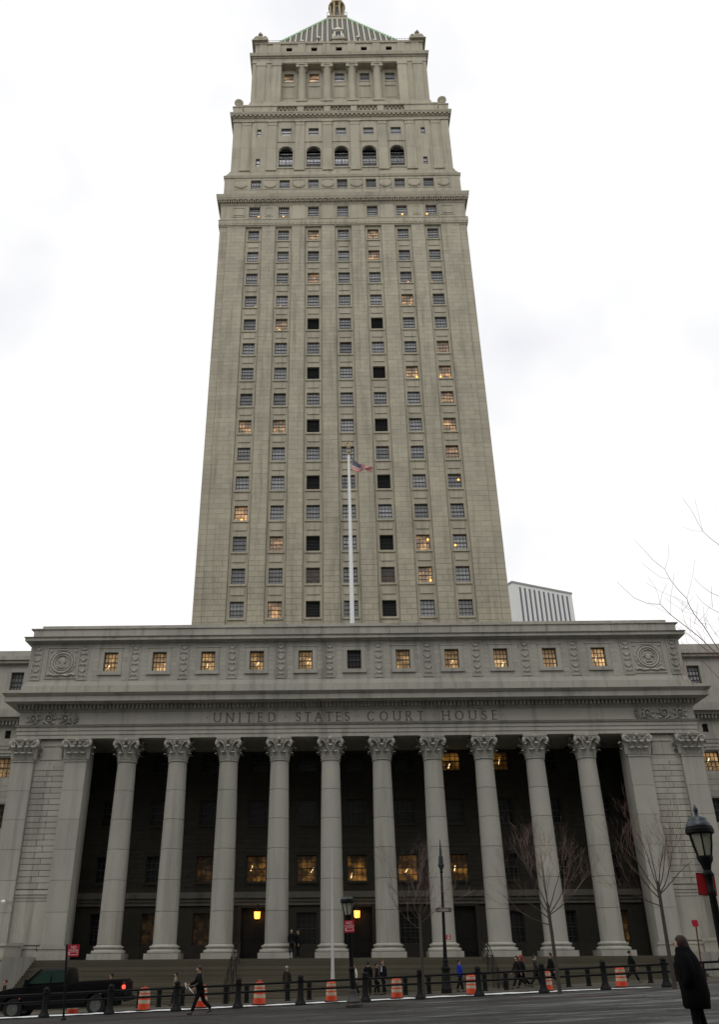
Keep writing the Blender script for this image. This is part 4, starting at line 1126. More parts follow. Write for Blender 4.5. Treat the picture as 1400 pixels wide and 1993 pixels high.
# ------------------------------------------------------------------ flagpole on the roof and its flag
fp0, fp1 = at(686, 1213, 84), at(682.3, 886, 84)
FP = empty('flagpole', 'tall white roof flagpole with a gilt eagle at its top, in front of the tower', 'flagpole', (fp0.x, 84, 24.9))
hgt = fp1.z - 24.9; dx = fp1.x - fp0.x
b = MB(); b.lathe(0, 0, [(.3, 0), (.3, .4), (.24, .45), (.24, 1), (.225, hgt * .5), (.13, hgt)], 14); b.build('pole', WHITEP, FP, smooth=40)
b = MB(); b.lathe(0, 0, [(.1, 0), (.2, .05), (.2, .15), (.1, .2), (.22, .3), (.27, .45), (.22, .6), (.08, .68)], 12); b.build('ball_cap', GOLD, FP, (0, 0, hgt), smooth=50)
q = MB(); q.ball((0, 0, .52), .24, 8, sz=1.5); q.ball((-.1, -.05, .95), .13, 8)
for s in (-1, 1):
    for k in range(4): q.tube([(s * .12, .05, .6), (s * (.2 + .05 * k) - .05, .08, .95 - .1 * k), (s * (.34 + .03 * k) - .1, .1, 1.25 - .22 * k)], [.09, .1, .04], 5)
q.tube([(0, .1, .3), (.05, .2, 0)], [.12, .16], 5); q.build('eagle_finial', GOLD, FP, (0, 0, hgt + .66), smooth=60)
m, n, bb = new_mat('flag_cloth')
uv = N(n, 'ShaderNodeTexCoord'); sp_ = N(n, 'ShaderNodeSeparateXYZ'); n.links.new(uv.outputs['UV'], sp_.inputs[0])
U, V = sp_.outputs[0], sp_.outputs[1]
stripe = math_node(n, 'MODULO', math_node(n, 'FLOOR', math_node(n, 'MULTIPLY', V, 13.0)), 2.0)
rw = N(n, 'ShaderNodeMix', data_type='RGBA'); n.links.new(stripe, rw.inputs[0]); rw.inputs[6].default_value = (.62, .004, .015, 1); rw.inputs[7].default_value = (.74, .72, .72, 1)
can = math_node(n, 'MULTIPLY', math_node(n, 'LESS_THAN', U, .4), math_node(n, 'GREATER_THAN', V, 6 / 13))
def cell(v, k, off=0.0):
    f = math_node(n, 'FRACT', math_node(n, 'ADD', math_node(n, 'MULTIPLY', v, k), off)); return math_node(n, 'POWER', math_node(n, 'SUBTRACT', f, .5), 2.0)
def stars(off): return math_node(n, 'LESS_THAN', math_node(n, 'ADD', cell(U, 15.0, off), math_node(n, 'MULTIPLY', cell(V, 9.28, off), 1.0)), .045)
star = math_node(n, 'MAXIMUM', stars(0.0), stars(.5))
bl = N(n, 'ShaderNodeMix', data_type='RGBA'); n.links.new(star, bl.inputs[0]); bl.inputs[6].default_value = (.008, .01, .07, 1); bl.inputs[7].default_value = (.4, .4, .42, 1)
fl = N(n, 'ShaderNodeMix', data_type='RGBA'); n.links.new(can, fl.inputs[0]); n.links.new(rw.outputs[2], fl.inputs[6]); n.links.new(bl.outputs[2], fl.inputs[7])
n.links.new(fl.outputs[2], bb.inputs['Base Color']); bb.inputs['Roughness'].default_value = .8
FLAG = m
h0 = at(686.6, 893, 84); base = Vector((fp0.x, 84, 0))
me = bpy.data.meshes.new('flag'); NU, NV = 36, 14; vs = []; fs = []; uvs = []
sc_ = 1 / 16.6                                               # metres per photograph pixel out there
top = [(0, 0), (6, -6), (13, -13), (22, -16), (31, -19), (38, -22), (40, -27)]; bot = [(0, -24.5), (7, -26), (14, -26.5), (20, -24), (26, -24), (31, -28), (35, -29)]
def poly_at(P, t):
    t *= len(P) - 1; i = min(int(t), len(P) - 2); f = t - i; return P[i][0] + (P[i+1][0] - P[i][0]) * f, P[i][1] + (P[i+1][1] - P[i][1]) * f
for j in range(NV + 1):
    for i in range(NU + 1):
        u, v = i / NU, j / NV; tx, tz = poly_at(top, u); bx, bz = poly_at(bot, u)
        x = (bx + (tx - bx) * v) * sc_; z = (bz + (tz - bz) * v) * sc_ * 1.04
        y = .22 * sin(7 * u + 2.2 * v) * u + .5 * u * (1 - u) + .16 * sin(19 * u - 3 * v) * u * u - .7 * u * v
        vs.append((x + .22, y, z)); uvs.append((u, v))
for j in range(NV):
    for i in range(NU): a = j * (NU + 1) + i; fs.append((a, a + 1, a + NU + 2, a + NU + 1))
me.from_pydata(vs, [], fs); ul = me.uv_layers.new(name='UVMap')
for lp in me.loops: ul.data[lp.index].uv = uvs[lp.vertex_index]
me.polygons.foreach_set('use_smooth', [True] * len(fs)); me.materials.append(FLAG)
o = link('flag', me, loc=(fp0.x + dx * .9, 84, h0.z)); tag(o, 'striped national flag with a starred blue canton blowing from the roof flagpole', 'flag')

# ------------------------------------------------------------------ railing along the near kerb
FEY = 44.1
RL = empty('railing', 'black iron railing of round posts and two rails running along the kerb', 'railing', (0, FEY, plaza_z(0, FEY)))
pxs = [-33, 88, 214, 343, 463, 585, 712, 820, 935, 1062, 1184, 1305, 1428]
post_me = None; PXW = []
b = MB(); b.lathe(0, 0, [(.25, -.1), (.25, .07), (.23, .1), (.2, .16), (.17, .2), (.16, .26), (.135, .3), (.13, .94), (.155, .96), (.155, 1.0), (.125, 1.02), (.12, 1.06), (.15, 1.1), (.13, 1.16), (.07, 1.2), (.02, 1.21)], 20)
for px in pxs:
    x = at(px, 1950, FEY).x; PXW.append(x)
    if post_me is None: o = b.build('post', BLACKIRON, RL, (x, 0, SL * x), smooth=35); post_me = o.data
    else: o = link('post', post_me, RL, (x, 0, SL * x))
for i in range(len(PXW) - 1):
    xa, xb = PXW[i], PXW[i+1]
    for hh, r in ((.92, .05), (.62, .045)):
        b = MB(); b.tube([(-(xb - xa) / 2, 0, -SL * (xb - xa) / 2), ((xb - xa) / 2, 0, SL * (xb - xa) / 2)], r, 10)
        b.build('rail', BLACKIRON, RL, ((xa + xb) / 2, 0, SL * (xa + xb) / 2 + hh), smooth=50)

# bollards on the courthouse pavement
b = MB(); b.lathe(0, 0, [(.17, -.1), (.17, .05), (.13, .08), (.13, .78), (.15, .8), (.15, .84), (.12, .87), (.06, .91), (.01, .92)], 18)
bol = None
bx_ = {271: 'behind the first drum right of the pickup', 310: 'halfway between the pickup and the striding man', 355: 'beside the person in the tan jacket', 440: 'at the foot of the handrail left of the centre',
       480: 'between that handrail and the next drum right', 560: 'by the person with the pale headwear', 602: 'just left of the thin white pole', 790: 'right of the drum by the suited pair', 836: 'behind the trunk of the first bare tree',
       946: 'right of the drum before the blue coated woman', 988: 'below the handrail right of the centre', 1110: 'just right of the middle tree trunk', 1150: 'second to the right from the middle tree trunk',
       1272: 'right of the rightmost traffic drum', 1321: 'beside the trunk of the right bare tree', 1378: 'behind the figure in the long black coat'}
for px, where in bx_.items():
    x = at(px, 1935, 56).x; z = walk_z(x, 56)
    if bol is None: o = b.build('bollard', BLACKIRON, loc=(x, 56, z), smooth=35); bol = o.data
    else: o = link('bollard', bol, loc=(x, 56, z))
    tag(o, 'short black iron bollard ' + where, 'bollard', 'bollards along the courthouse pavement')

# ------------------------------------------------------------------ traffic drums
def drum_things():
    def ring_me(name, mat, pr):
        b = MB(); b.lathe(0, 0, pr, 24); me = bpy.data.meshes.new(name); me.from_pydata(b.v, [], b.f); me.materials.append(mat)
        me.polygons.foreach_set('use_smooth', [True] * len(me.polygons)); me.set_sharp_from_angle(angle=R(35)); return me
    body = ring_me('drum_body', ORANGE, [(.285, .08), (.285, .3), (.27, .31), (.27, .52), (.255, .53), (.255, .74), (.24, .75), (.24, .93), (.2, .98), (.08, 1.0)])
    bands = [ring_me('reflective_band', REFL, [(r + .004, a), (r + .004, c)]) for r, a, c in ((.27, .34, .49), (.255, .56, .71), (.24, .775, .9))]
    rub = ring_me('rubber_base', RUBBER, [(.36, 0), (.36, .05), (.3, .09), (.27, .09)])
    b = MB(); b.tube([(-.1, 0, .98), (-.09, 0, 1.06), (.09, 0, 1.06), (.1, 0, .98)], .022, 6); hd = bpy.data.meshes.new('handle'); hd.from_pydata(b.v, [], b.f); hd.materials.append(ORANGE)
    return body, bands, rub, hd
dbody, dbands, drub, dhd = drum_things()
drums = [(30, 'hidden'), (144, ''), (281, ''), (392, ''), (505, ''), (645, ''), (773, ''), (920, ''), (1068, ''), (1215, '')]
dlab = ['orange traffic drum half hidden by the front wheel of the pickup', 'orange traffic drum behind the pickup, low under its body', 'orange striped traffic drum just behind the red tail light of the pickup',
        'orange striped traffic drum behind the legs of the striding man in a suit', 'orange striped traffic drum in front of the portico handrail left of the middle lamp', 'orange striped traffic drum at the foot of the thin white pole',
        'orange striped traffic drum beside the two men in suits and the first bare tree', 'orange striped traffic drum in front of the woman in the blue coat', 'orange striped traffic drum beside the trunk of the middle bare tree', 'orange striped traffic drum standing farthest right, near the man in black']
for i, (px, _) in enumerate(drums):
    yy = 45.15 + random.uniform(-.12, .12)
    if px in (30, 144): yy = 49.4
    x = at(px, 1940, yy).x
    t = empty('traffic_drum', dlab[i], 'traffic drum', (x, yy, road_z(x, yy) if yy > 45.3 else plaza_z(x, yy) + .01), (0, 0, random.uniform(0, 3)), 'orange traffic drums along the road edge')
    t.scale = ((.98, .98, .98) if px < 600 else (.9, .9, .86))
    bd = link('drum_body', dbody, t)
    for m_ in dbands: link('reflective_band', m_, bd)
    link('rubber_base', drub, t); link('handle', dhd, t)

# ------------------------------------------------------------------ street lamps with lanterns
m, n, bb = new_mat('lamp_glass'); bb.inputs['Base Color'].default_value = (.62, .62, .5, 1); bb.inputs['Roughness'].default_value = .3
bb.inputs['Transmission Weight'].default_value = .55; bb.inputs['IOR'].default_value = 1.2; LGLASS = m
CAPM = simple('lamp_cap_paint', (.035, .042, .05), .35, .4, var=.2)
def street_lamp(label, loc, tilt=(0, 0, 0), sc=1, base=CHIPPED, finial=True):
    t = empty('street_lamp', label, 'street lamp', loc, tilt); t.scale = (sc,) * 3
    b = MB(); b.lathe(0, 0, [(.34, -.1), (.34, .12), (.3, .16), (.3, .24), (.24, .3), (.17, .45), (.15, .55), (.15, .6), (.12, .66)], 8, ph=pi/8); b.build('base', base, t, smooth=30)
    b = MB(); b.lathe(0, 0, [(.12, .66), (.115, 1.3), (.14, 1.33), (.14, 1.4), (.09, 1.45), (.075, 2.6), (.09, 2.63), (.09, 2.7), (.07, 2.74), (.075, 2.95), (.11, 3.0), (.11, 3.04), (.08, 3.1), (.11, 3.22), (.16, 3.3), (.16, 3.36)], 16); b.build('shaft', BLACKIRON, t, smooth=35)
    nn = 6; rb_, rt_ = .15, .255
    b = MB()
    for k in range(nn):
        a = 2 * pi * k / nn; b.tube([(rb_ * cos(a), rb_ * sin(a), 3.36), ((rb_ + rt_) * .52 * cos(a), (rb_ + rt_) * .52 * sin(a), 3.6), (rt_ * cos(a), rt_ * sin(a), 3.86)], .02, 5)
    b.lathe(0, 0, [(.17, 3.34), (.17, 3.39)], 18); b.build('cage', BLACKIRON, t)
    for k in range(nn):
        a0, a1 = 2 * pi * k / nn + .08, 2 * pi * (k + 1) / nn - .08
        p = [(rb_ * .97 * cos(a0), rb_ * .97 * sin(a0), 3.39), (rb_ * .97 * cos(a1), rb_ * .97 * sin(a1), 3.39), (rt_ * .97 * cos(a1), rt_ * .97 * sin(a1), 3.85), (rt_ * .97 * cos(a0), rt_ * .97 * sin(a0), 3.85)]
        b = MB(); b.add(p + [(x * .96, y * .96, z) for x, y, z in p], [(0,1,2,3), (7,6,5,4), (0,4,5,1), (1,5,6,2), (2,6,7,3), (3,7,4,0)]); b.build('glass_pane', LGLASS, t)
    b = MB(); b.lathe(0, 0, [(.045, 3.38), (.06, 3.45), (.05, 3.62), (.03, 3.7)], 10); b.build('bulb', simple('unlit_bulb', (.5, .47, .38), .4), t, smooth=50)
    b = MB(); b.lathe(0, 0, [(.26, 3.83), (.30, 3.86), (.30, 3.94), (.285, 3.96), (.285, 3.99)], 24); b.build('eave_ring', BLACKIRON, t, smooth=30)
    b = MB(); b.lathe(0, 0, [(.27, 3.992), (.2, 4.05), (.1, 4.08), (.02, 4.1)] if not finial else [(.27, 3.992), (.262, 4.05), (.22, 4.09), (.21, 4.11), (.2, 4.16), (.15, 4.2), (.09, 4.23), (.05, 4.25), (.04, 4.29), (.055, 4.33), (.05, 4.37), (.02, 4.44), (.005, 4.47)], 24); b.build('cap', CAPM, t, smooth=40)
    return t
lx = at(690, 1966, 39.4).x
LAMP = street_lamp('black street lamp leaning left before the central portico door, red sign on its shaft', (lx, 39.4, plaza_z(lx, 39.4)), (0, R(-3.2), .3), finial=False)
bx2 = at(1362, 1600, 20).x
BIG = street_lamp('large black street lamp at the right edge with a glazed lantern and red banner', (bx2 - .03, 20, plaza_z(bx2, 20) - .02), (0, 0, .2), base=BLACKIRON)

_ft = {}
def text_mesh(name, txt, size, mat):
    c = bpy.data.curves.new('t', 'FONT'); c.body = txt; c.size = size; c.align_x = 'CENTER'; c.align_y = 'CENTER'; c.extrude = .002; c.space_line = .82
    o = bpy.data.objects.new('t', c); COL.objects.link(o); dg = bpy.context.evaluated_depsgraph_get()
    me = bpy.data.meshes.new_from_object(o.evaluated_get(dg)); bpy.data.objects.remove(o); me.name = name; me.materials.clear(); me.materials.append(mat); return me
def plate(t, w, h, loc, mat, name='plate', rz=0):
    b = MB(); r = .03; pl = []
    for cx, cz, a0 in ((w/2 - r, h/2 - r, 0), (-w/2 + r, h/2 - r, 90), (-w/2 + r, -h/2 + r, 180), (w/2 - r, -h/2 + r, 270)):
        for k in range(4): a = R(a0 + 30 * k); pl.append((cx + r * cos(a), cz + r * sin(a)))
    b.prism(pl, -.006, .006, 'y'); return b.build(name, mat, t, loc, (0, 0, rz))
def no_standing(label, loc, w, h, rot=(0, 0, 0)):
    t = empty('street_sign', label, 'street sign', loc, rot)
    p = plate(t, w, h, (0, 0, 0), REDSIGN)
    link('lettering', text_mesh('lettering', 'NO', h * .34, WHITESIGN), p, (0, -.008, h * .27), (R(90), 0, 0))
    link('lettering', text_mesh('lettering', 'STANDING', h * .185, WHITESIGN), p, (0, -.008, h * .03), (R(90), 0, 0))
    b = MB(); b.box(-w * .4, w * .4, -.009, -.006, -h * .36, -h * .33); b.box(-w * .4, -w * .32, -.009, -.006, -h * .33, -h * .13); b.box(w * .37, w * .4, -.009, -.006, -h * .33, -h * .13); b.box(-w * .4, w * .4, -.009, -.006, -h * .13, -h * .1)
    b.build('border_mark', WHITESIGN, p); return t
p = at(680, 1803, 39.25)
no_standing('red no standing sign fixed to the shaft of the leaning street lamp', p, .42, .46, (0, R(-3), 0))
# signpost left, in front of the pickup
px_ = at(124, 1978, 41); SPZ = plaza_z(px_.x, 41)
tp = at(130, 1838, 41)
t = empty('signpost', 'thin dark signpost in front of the black pickup cab, carrying a red sign', 'signpost', (px_.x, 41, SPZ))
b = MB(); b.tube([(0, 0, -.1), (tp.x - px_.x, 0, tp.z - SPZ)], .045, 8); b.build('post', BLACKIRON, t, smooth=50)
b = MB(); b.lathe(0, 0, [(.12, -.02), (.12, .04), (.06, .1)], 10); b.build('foot', BLACKIRON, t)
no_standing('red sign with white print high on the post before the pickup', at(142.5, 1850, 40.9), .50, .46)
# signpost right behind the person in black
q0 = at(1363, 1856, 47); tp = at(1354.5, 1792, 47); z0_ = -.1
d = Vector(tp) - Vector(q0); k = (q0.z - plaza_z(q0.x, 44.6)) / d.z; ft = Vector(q0) - d * k
t = empty('signpost', 'leaning rusty signpost behind the person in black, small red sign on top', 'signpost', (ft.x, 47, ft.z))
b = MB(); b.tube([(0, 0, -.2), tuple(Vector(tp) - ft)], .04, 8); b.build('post', simple('rusty_steel', (.10, .03, .024), .7, var=.4, vscale=5), t)
p = at(1354, 1797, 46.9)
t = empty('street_sign', 'very small plain red sign on top of the leaning rusty signpost', 'street sign', p, (0, R(-7), 0)); plate(t, .3, .3, (0, 0, 0), REDSIGN)
# red banner on the big lamp
p = at(1376, 1721, 20.12)
t = empty('banner', 'flat red banner bracketed to the shaft of the large lamp at right edge', 'banner', p, (0, R(3), 0))
b = MB(); b.box(-.2, .2, -.004, .004, -.215, .215); b.build('cloth', simple('banner_red', (.36, .004, .008), .6), t)
b = MB()
for z in (-.215, .215): b.tube([(-.2, 0, z), (.2, 0, z)], .008, 6)
b.build('bracket', BLACKIRON, t)
# old cast iron light pole with spire, street name plate and small red sign
p0 = at(870, 1931, 55.3); t = empty('light_pole', 'old slender iron light pole with a spiked top and street name plate', 'light pole', (p0.x, 55.3, walk_z(p0.x, 55.3)), (0, R(1.2), 0))
t.scale = (1, 1, .99)
b = MB(); b.lathe(0, 0, [(.30, -.1), (.30, .25), (.27, .3), (.24, .9), (.22, 1.15), (.26, 1.2), (.26, 1.3), (.17, 1.36), (.14, 1.6), (.17, 1.66), (.12, 1.75)], 12); b.build('base', BLACKIRON, t, smooth=30)
b = MB(); b.lathe(0, 0, [(.12, 1.75), (.095, 2.8), (.085, 4.6), (.065, 6.2), (.06, 6.35), (.1, 6.4), (.1, 6.45), (.07, 6.5)], 12); b.build('shaft', BLACKIRON, t, smooth=40)
b = MB(); b.lathe(0, 0, [(.07, 6.5), (.12, 6.62), (.19, 6.8), (.2, 6.84), (.14, 6.88), (.15, 7.0), (.13, 7.25), (.14, 7.3), (.09, 7.34), (.075, 7.5), (.08, 7.6), (.05, 7.9), (.015, 8.3)], 12); b.build('spire', simple('verdigris_iron', (.028, .04, .04), .5, .3, var=.5, vscale=3), t, smooth=40)
p = at(864, 1771, 55.15)
s_ = empty('street_name_sign', 'dark framed street name plate across the spiked iron light pole', 'street sign', p)
plate(s_, .93, .24, (0, 0, 0), simple('name_plate_dark', (.06, .03, .025), .5))
b = MB(); b.box(-.22, .30, -.012, -.006, -.07, .07); b.build('pale_panel', simple('name_plate_pale', (.2, .2, .18), .5, var=.4, vscale=12), s_)
b = MB()
for x in (-.4, -.3, .38): b.box(x, x + .05, -.012, -.006, -.06, .06)
b.build('worn_print', simple('worn_print', (.22, .18, .17), .5), s_)
p = at(873.5, 1824, 55.15)
s_ = empty('street_sign', 'small red sign with white bars on the spiked iron light pole', 'street sign', p); plate(s_, .27, .25, (0, 0, 0), REDSIGN)
b = MB()
for z in (-.07, .0, .07): b.box(-.06, .07, -.012, -.006, z - .018, z + .018)
b.build('white_mark', WHITESIGN, s_)
# thin white pole before the portico
p0 = at(648, 1912, 57.2); zt = at(643, 1650, 57.2)
t = empty('white_pole', 'thin tapering white pole standing on the pavement before the portico steps', 'pole', (p0.x, 57.2, walk_z(p0.x, 57.2)))
b = MB(); hz_ = zt.z - walk_z(p0.x, 57.2); b.lathe(0, 0, [(.12, 0), (.12, 1.0), (.10, 1.6), (.055, 4.2), (.025, hz_ - 1), (.012, hz_)], 12); b.build('shaft', simple('aged_white_paint', (.5, .5, .48), .6, var=.1), t, smooth=40)
b = MB(); b.lathe(0, 0, [(.28, -.4), (.28, .06), (.2, .1), (.16, .2)], 14); b.build('base', GREYPOLE, t)
# handrails on the steps
for k, (pa, pb, xl) in enumerate((((-6.80, 63.9), (-6.80, 58.6), 'left'), ((9.80, 63.9), (9.80, 58.6), 'right'))):
    x = pa[0]
    t = empty('handrail', ['dark bronze double handrail on the steps below the door left of the centre', 'dark bronze double handrail on the steps right of the spiked light pole'][k], 'handrail', (x, 61.2, 0))
    for s in (-.17, .17):
        for hh in (.95, .55):
            b = MB(); b.tube([(s, 2.9, FZ + hh), (s, 2.6, FZ + hh), (s, -2.6, FZ - 2.25 + hh), (s, -3.0, FZ - 2.35 + hh)], .032, 8); b.build('rail', BRONZE, t)
    for f in range(4):
        y = 2.6 - f * 1.7; zg = FZ - (2.9 - y) * .147 / .34
        b = MB()
        for s in (-.17, .17): b.tube([(s, y, zg - .2), (s, y, zg + 1.0)], .03, 6)
        b.tube([(-.17, y, zg + .95), (.17, y, zg + .95)], .02, 6); b.tube([(-.17, y, zg + .5), (.17, y, zg + .5)], .02, 6); b.build('post', BRONZE, t)
# lit lanterns hanging in the portico
for k, (px, py) in enumerate(((500.5, 1781), (695, 1779))):
    p = at(px, py, 69.75)
    t = empty('lantern', ['glowing amber lantern hanging by the portico door left of the centre', 'glowing amber lantern hanging by the central portico door'][k], 'lantern', (p.x, 69.75, p.z), (0, 0, 0), 'lit lanterns in the portico')
    b = MB(); b.lathe(0, 0, [(.14, -.26), (.21, -.2), (.24, .22)], 8, ph=pi/8); b.build('glass', LANTERN_GLOW, t)
    b = MB(); b.lathe(0, 0, [(.27, .22), (.29, .28), (.15, .42), (.06, .5), (.05, .6)], 8, ph=pi/8); b.lathe(0, 0, [(.03, -.44), (.1, -.34), (.15, -.26)], 8, ph=pi/8)
    for q in range(4):
        a = pi / 8 + q * pi / 2; b.tube([(.155 * cos(a), .155 * sin(a), -.26), (.225 * cos(a), .225 * sin(a), -.2), (.25 * cos(a), .25 * sin(a), .24)], .018, 4)
    b.build('frame', BRONZE, t)
    b = MB(); b.tube([(0, 0, .58), (0, .1, .75), (0, .45, .78), (0, .72, .6)], .03, 6); b.box(-.1, .1, .70, .74, .3, .8); b.build('bracket', BRONZE, t)
# camera dome on the left pilaster
p = at(6, 1755, 64.7); t = empty('security_camera', 'small white security camera dome on the left corner pilaster', 'camera', p)
b = MB(); b.ball((0, 0, 0), .17, 12, sz=.8); b.build('dome', WHITEP, t, smooth=60)
b = MB(); b.tube([(0, 0, .05), (0, .35, .12)], .05, 6); b.tube([(.1, .3, 0), (1.0, .37, 0)], .02, 5); b.build('bracket', GREYPOLE, t)

# ------------------------------------------------------------------ bare trees
BARK = simple('bark', (.055, .043, .035), .9, var=.45, vscale=4, bump=.5)
TWIG = simple('twig_bark', (.19, .125, .105), .85, var=.3, vscale=3)
def branch(rg, p, d, L, r, lvl, thick, thin, maxl, spread=.55, upb=.12):
    n_ = 5 if lvl < 2 else 4; pts = [p]; rad = [r]; q = Vector(p); dd = Vector(d).normalized()
    for i in range(n_):
        dd = (dd + Vector((rg.uniform(-1, 1), rg.uniform(-1, 1), rg.uniform(-1, 1))) * .13 + Vector((0, 0, upb * .5))).normalized()
        q = q + dd * (L / n_); pts.append(q.copy()); rad.append(r * (1 - .62 * (i + 1) / n_))
    (thick if lvl < 1 else thin).tube(pts, rad, 5 if lvl < 1 else 3, cap=False)
    if lvl >= maxl: return
    for k in range(rg.choice((3, 4, 5)) if lvl < 2 else rg.choice((1, 2, 3))):
        f = rg.uniform(.25, 1.0); i = min(int(f * n_), n_ - 1); s = pts[i].lerp(pts[i+1], f * n_ - i)
        ax = Vector((rg.uniform(-1, 1), rg.uniform(-1, 1), rg.uniform(-.4, .8))).normalized()
        nd = (dd + ax * spread * rg.uniform(.7, 1.5)).normalized()
        branch(rg, s, nd, L * rg.uniform(.45, .72), max(rad[i] * rg.uniform(.45, .6), .0036), lvl + 1, thick, thin, maxl, spread, upb)
def street_tree(label, px, py, D, H, fork, r, lean, seed, limbs):
    rg = random.Random(seed); p0 = at(px, py, D); z = plaza_z(p0.x, D)
    t = empty('bare_tree', label, 'tree', (p0.x, D, z), (0, 0, 0), 'bare street trees along the kerb')
    tk = MB(); cr_ = MB()
    top = Vector((lean, .05, fork))
    tk.tube([(0, 0, -.15), (.01, 0, .1), (lean * .3, .02, fork * .4), (lean * .65, .04, fork * .75), tuple(top), (lean * 1.1, .05, fork + .35)], [r * 1.5, r * 1.15, r, r * .93, r * .9, r * .5], 10)
    for a, tilt, f, L in limbs:
        s = Vector((lean * f, .05, fork * f)); d = Vector((sin(tilt) * cos(a), sin(tilt) * sin(a), cos(tilt)))
        branch(rg, s, d, L, r * .31, 0, tk, cr_, 4)
    tk.build('trunk', BARK, t, smooth=60); cr_.build('crown', TWIG, t); return t
T1 = [(0, .6, .98, 1.8), (2.8, .55, 1.0, 2.0), (3.4, .95, .97, 2.0), (1.2, .3, 1.0, 2.2), (4.4, .45, 1.0, 2.0), (.2, 1.05, .93, 1.7), (5.9, .4, 1.0, 2.1), (3.1, 1.2, .86, 1.6)]
T2 = [(3.1, .55, .95, 2.3), (0, .45, 1.0, 2.4), (1.6, .2, 1.0, 2.6), (3.3, .95, .9, 2.4), (4.6, .4, 1.0, 2.1), (.1, 1.0, .94, 2.2), (3.0, 1.2, .82, 2.2), (5.9, .7, .95, 2.2), (3.3, .2, 1.0, 2.5)]
street_tree('first bare street tree, its pale forked limbs just left of the spiked light pole', 826, 1949, 44.0, 6.5, 3.3, .072, .0, 5, T1)
street_tree('middle bare street tree with a dark straight trunk in front of the right columns', 1091, 1938, 42.6, 6.5, 3.3, .082, -.06, 9, T2)
street_tree('bare street tree beside the person in black, before the right corner pier', 1317, 1938, 42.2, 6.5, 3.95, .086, .06, 21, T2)
# the big tree at the right edge: its trunk stands outside the picture, its boughs reach in
def pt(px, py, D): return tuple(at(px, py, D))
tx_, ty_ = 11.6, 20.5
t = empty('overhanging_tree', 'large bare tree whose thin reddish boughs reach in across the right edge', 'tree', (tx_, ty_, plaza_z(tx_, ty_)))
REDTWIG = simple('reddish_twig', (.34, .12, .1), .8, var=.3, vscale=3)
off = Vector((tx_, ty_, plaza_z(tx_, ty_))); L3 = lambda p: tuple(Vector(p) - off)
b = MB(); b.tube([(0, 0, -.2), (0, 0, .3), (-.05, 0, 2), (.02, .05, 4), (-.1, 0, 6), (-.2, .1, 8.5), (-.1, .2, 11), (0, .1, 13)], [.3, .22, .2, .18, .15, .12, .08, .03], 12)
cr_ = MB(); rg = random.Random(3)
def bough(pts, D0, D1, r0_, r1_, start):
    P = [start] + [L3(pt(px, py, D0 + (D1 - D0) * i / max(1, len(pts) - 1))) for i, (px, py) in enumerate(pts)]
    n_ = len(P); cr_.tube(P, [r0_ + (r1_ - r0_) * i / (n_ - 1) for i in range(n_)], 5, cap=False); return P
bough([(1400, 1276), (1360, 1238), (1307, 1197), (1286, 1176), (1262, 1175), (1236, 1164), (1216, 1146), (1202, 1132)], 20.3, 19.6, 0.0125, .0025, (-.1, 0, 5.6))
bough([(1398, 1262), (1372, 1220), (1352, 1195), (1341, 1175), (1338, 1165), (1322, 1149), (1305, 1127), (1295, 1108), (1272, 1090), (1255, 1071), (1235, 1050)], 20.4, 19.8, 0.0125, .0025, (-.1, 0, 5.9))
bough([(1410, 1290), (1370, 1260), (1340, 1235), (1310, 1215)], 20.2, 20, .011, .003, (-.1, 0, 5.2))
bough([(1400, 1320), (1372, 1290), (1345, 1262), (1326, 1248)], 20.1, 20, .009, .0025, (-.1, 0, 5.0))
bough([(1400, 1060), (1384, 1048), (1369, 1034), (1360, 1018), (1348, 995), (1336, 978), (1328, 968)], 20.2, 20, .008, .0025, (-.2, 0, 8.7))
bough([(1400, 1160), (1384, 1153), (1366, 1140), (1352, 1125)], 20.2, 20, .007, .003, (-.15, 0, 7.4))
bough([(1400, 1192), (1384, 1184), (1368, 1172), (1355, 1156)], 20.2, 20, .007, .003, (-.15, 0, 7.2))
for pts, D in (([(1286, 1176), (1283, 1160), (1275, 1140), (1262, 1122)], 19.8), ([(1286, 1176), (1290, 1155), (1300, 1135)], 19.8), ([(1307, 1197), (1306, 1165), (1311, 1135), (1313, 1115)], 19.9), ([(1307, 1197), (1290, 1188), (1270, 1178), (1260, 1168)], 19.9),
               ([(1341, 1175), (1315, 1163), (1290, 1153), (1258, 1134)], 20), ([(1338, 1165), (1345, 1140), (1350, 1118), (1353, 1090)], 20), ([(1305, 1127), (1285, 1123), (1268, 1110), (1250, 1096)], 19.9), ([(1295, 1108), (1302, 1085), (1302, 1060)], 19.9),
               ([(1352, 1195), (1336, 1192), (1310, 1175), (1295, 1163)], 20), ([(1360, 1210), (1374, 1195), (1385, 1175)], 20), ([(1364, 1213), (1380, 1215), (1394, 1222)], 20), ([(1369, 1034), (1350, 1033), (1330, 1025)], 20), ([(1369, 1034), (1362, 1005), (1353, 970)], 20),
               ([(1367, 1221), (1350, 1210), (1335, 1200)], 20), ([(1340, 1225), (1333, 1205), (1328, 1185), (1330, 1170)], 20), ([(1355, 1237), (1345, 1222), (1345, 1200)], 20), ([(1372, 1250), (1362, 1235), (1352, 1222)], 20), ([(1380, 1240), (1370, 1228), (1378, 1205)], 20), ([(1350, 1262), (1338, 1250), (1335, 1232)], 20), ([(1345, 1340), (1330, 1300), (1326, 1270)], 20)):
    P = [L3(pt(px, py, D + .1 * i)) for i, (px, py) in enumerate(pts)]
    cr_.tube(P, [.0036 - .0014 * i / len(P) for i in range(len(P))], 4, cap=False)
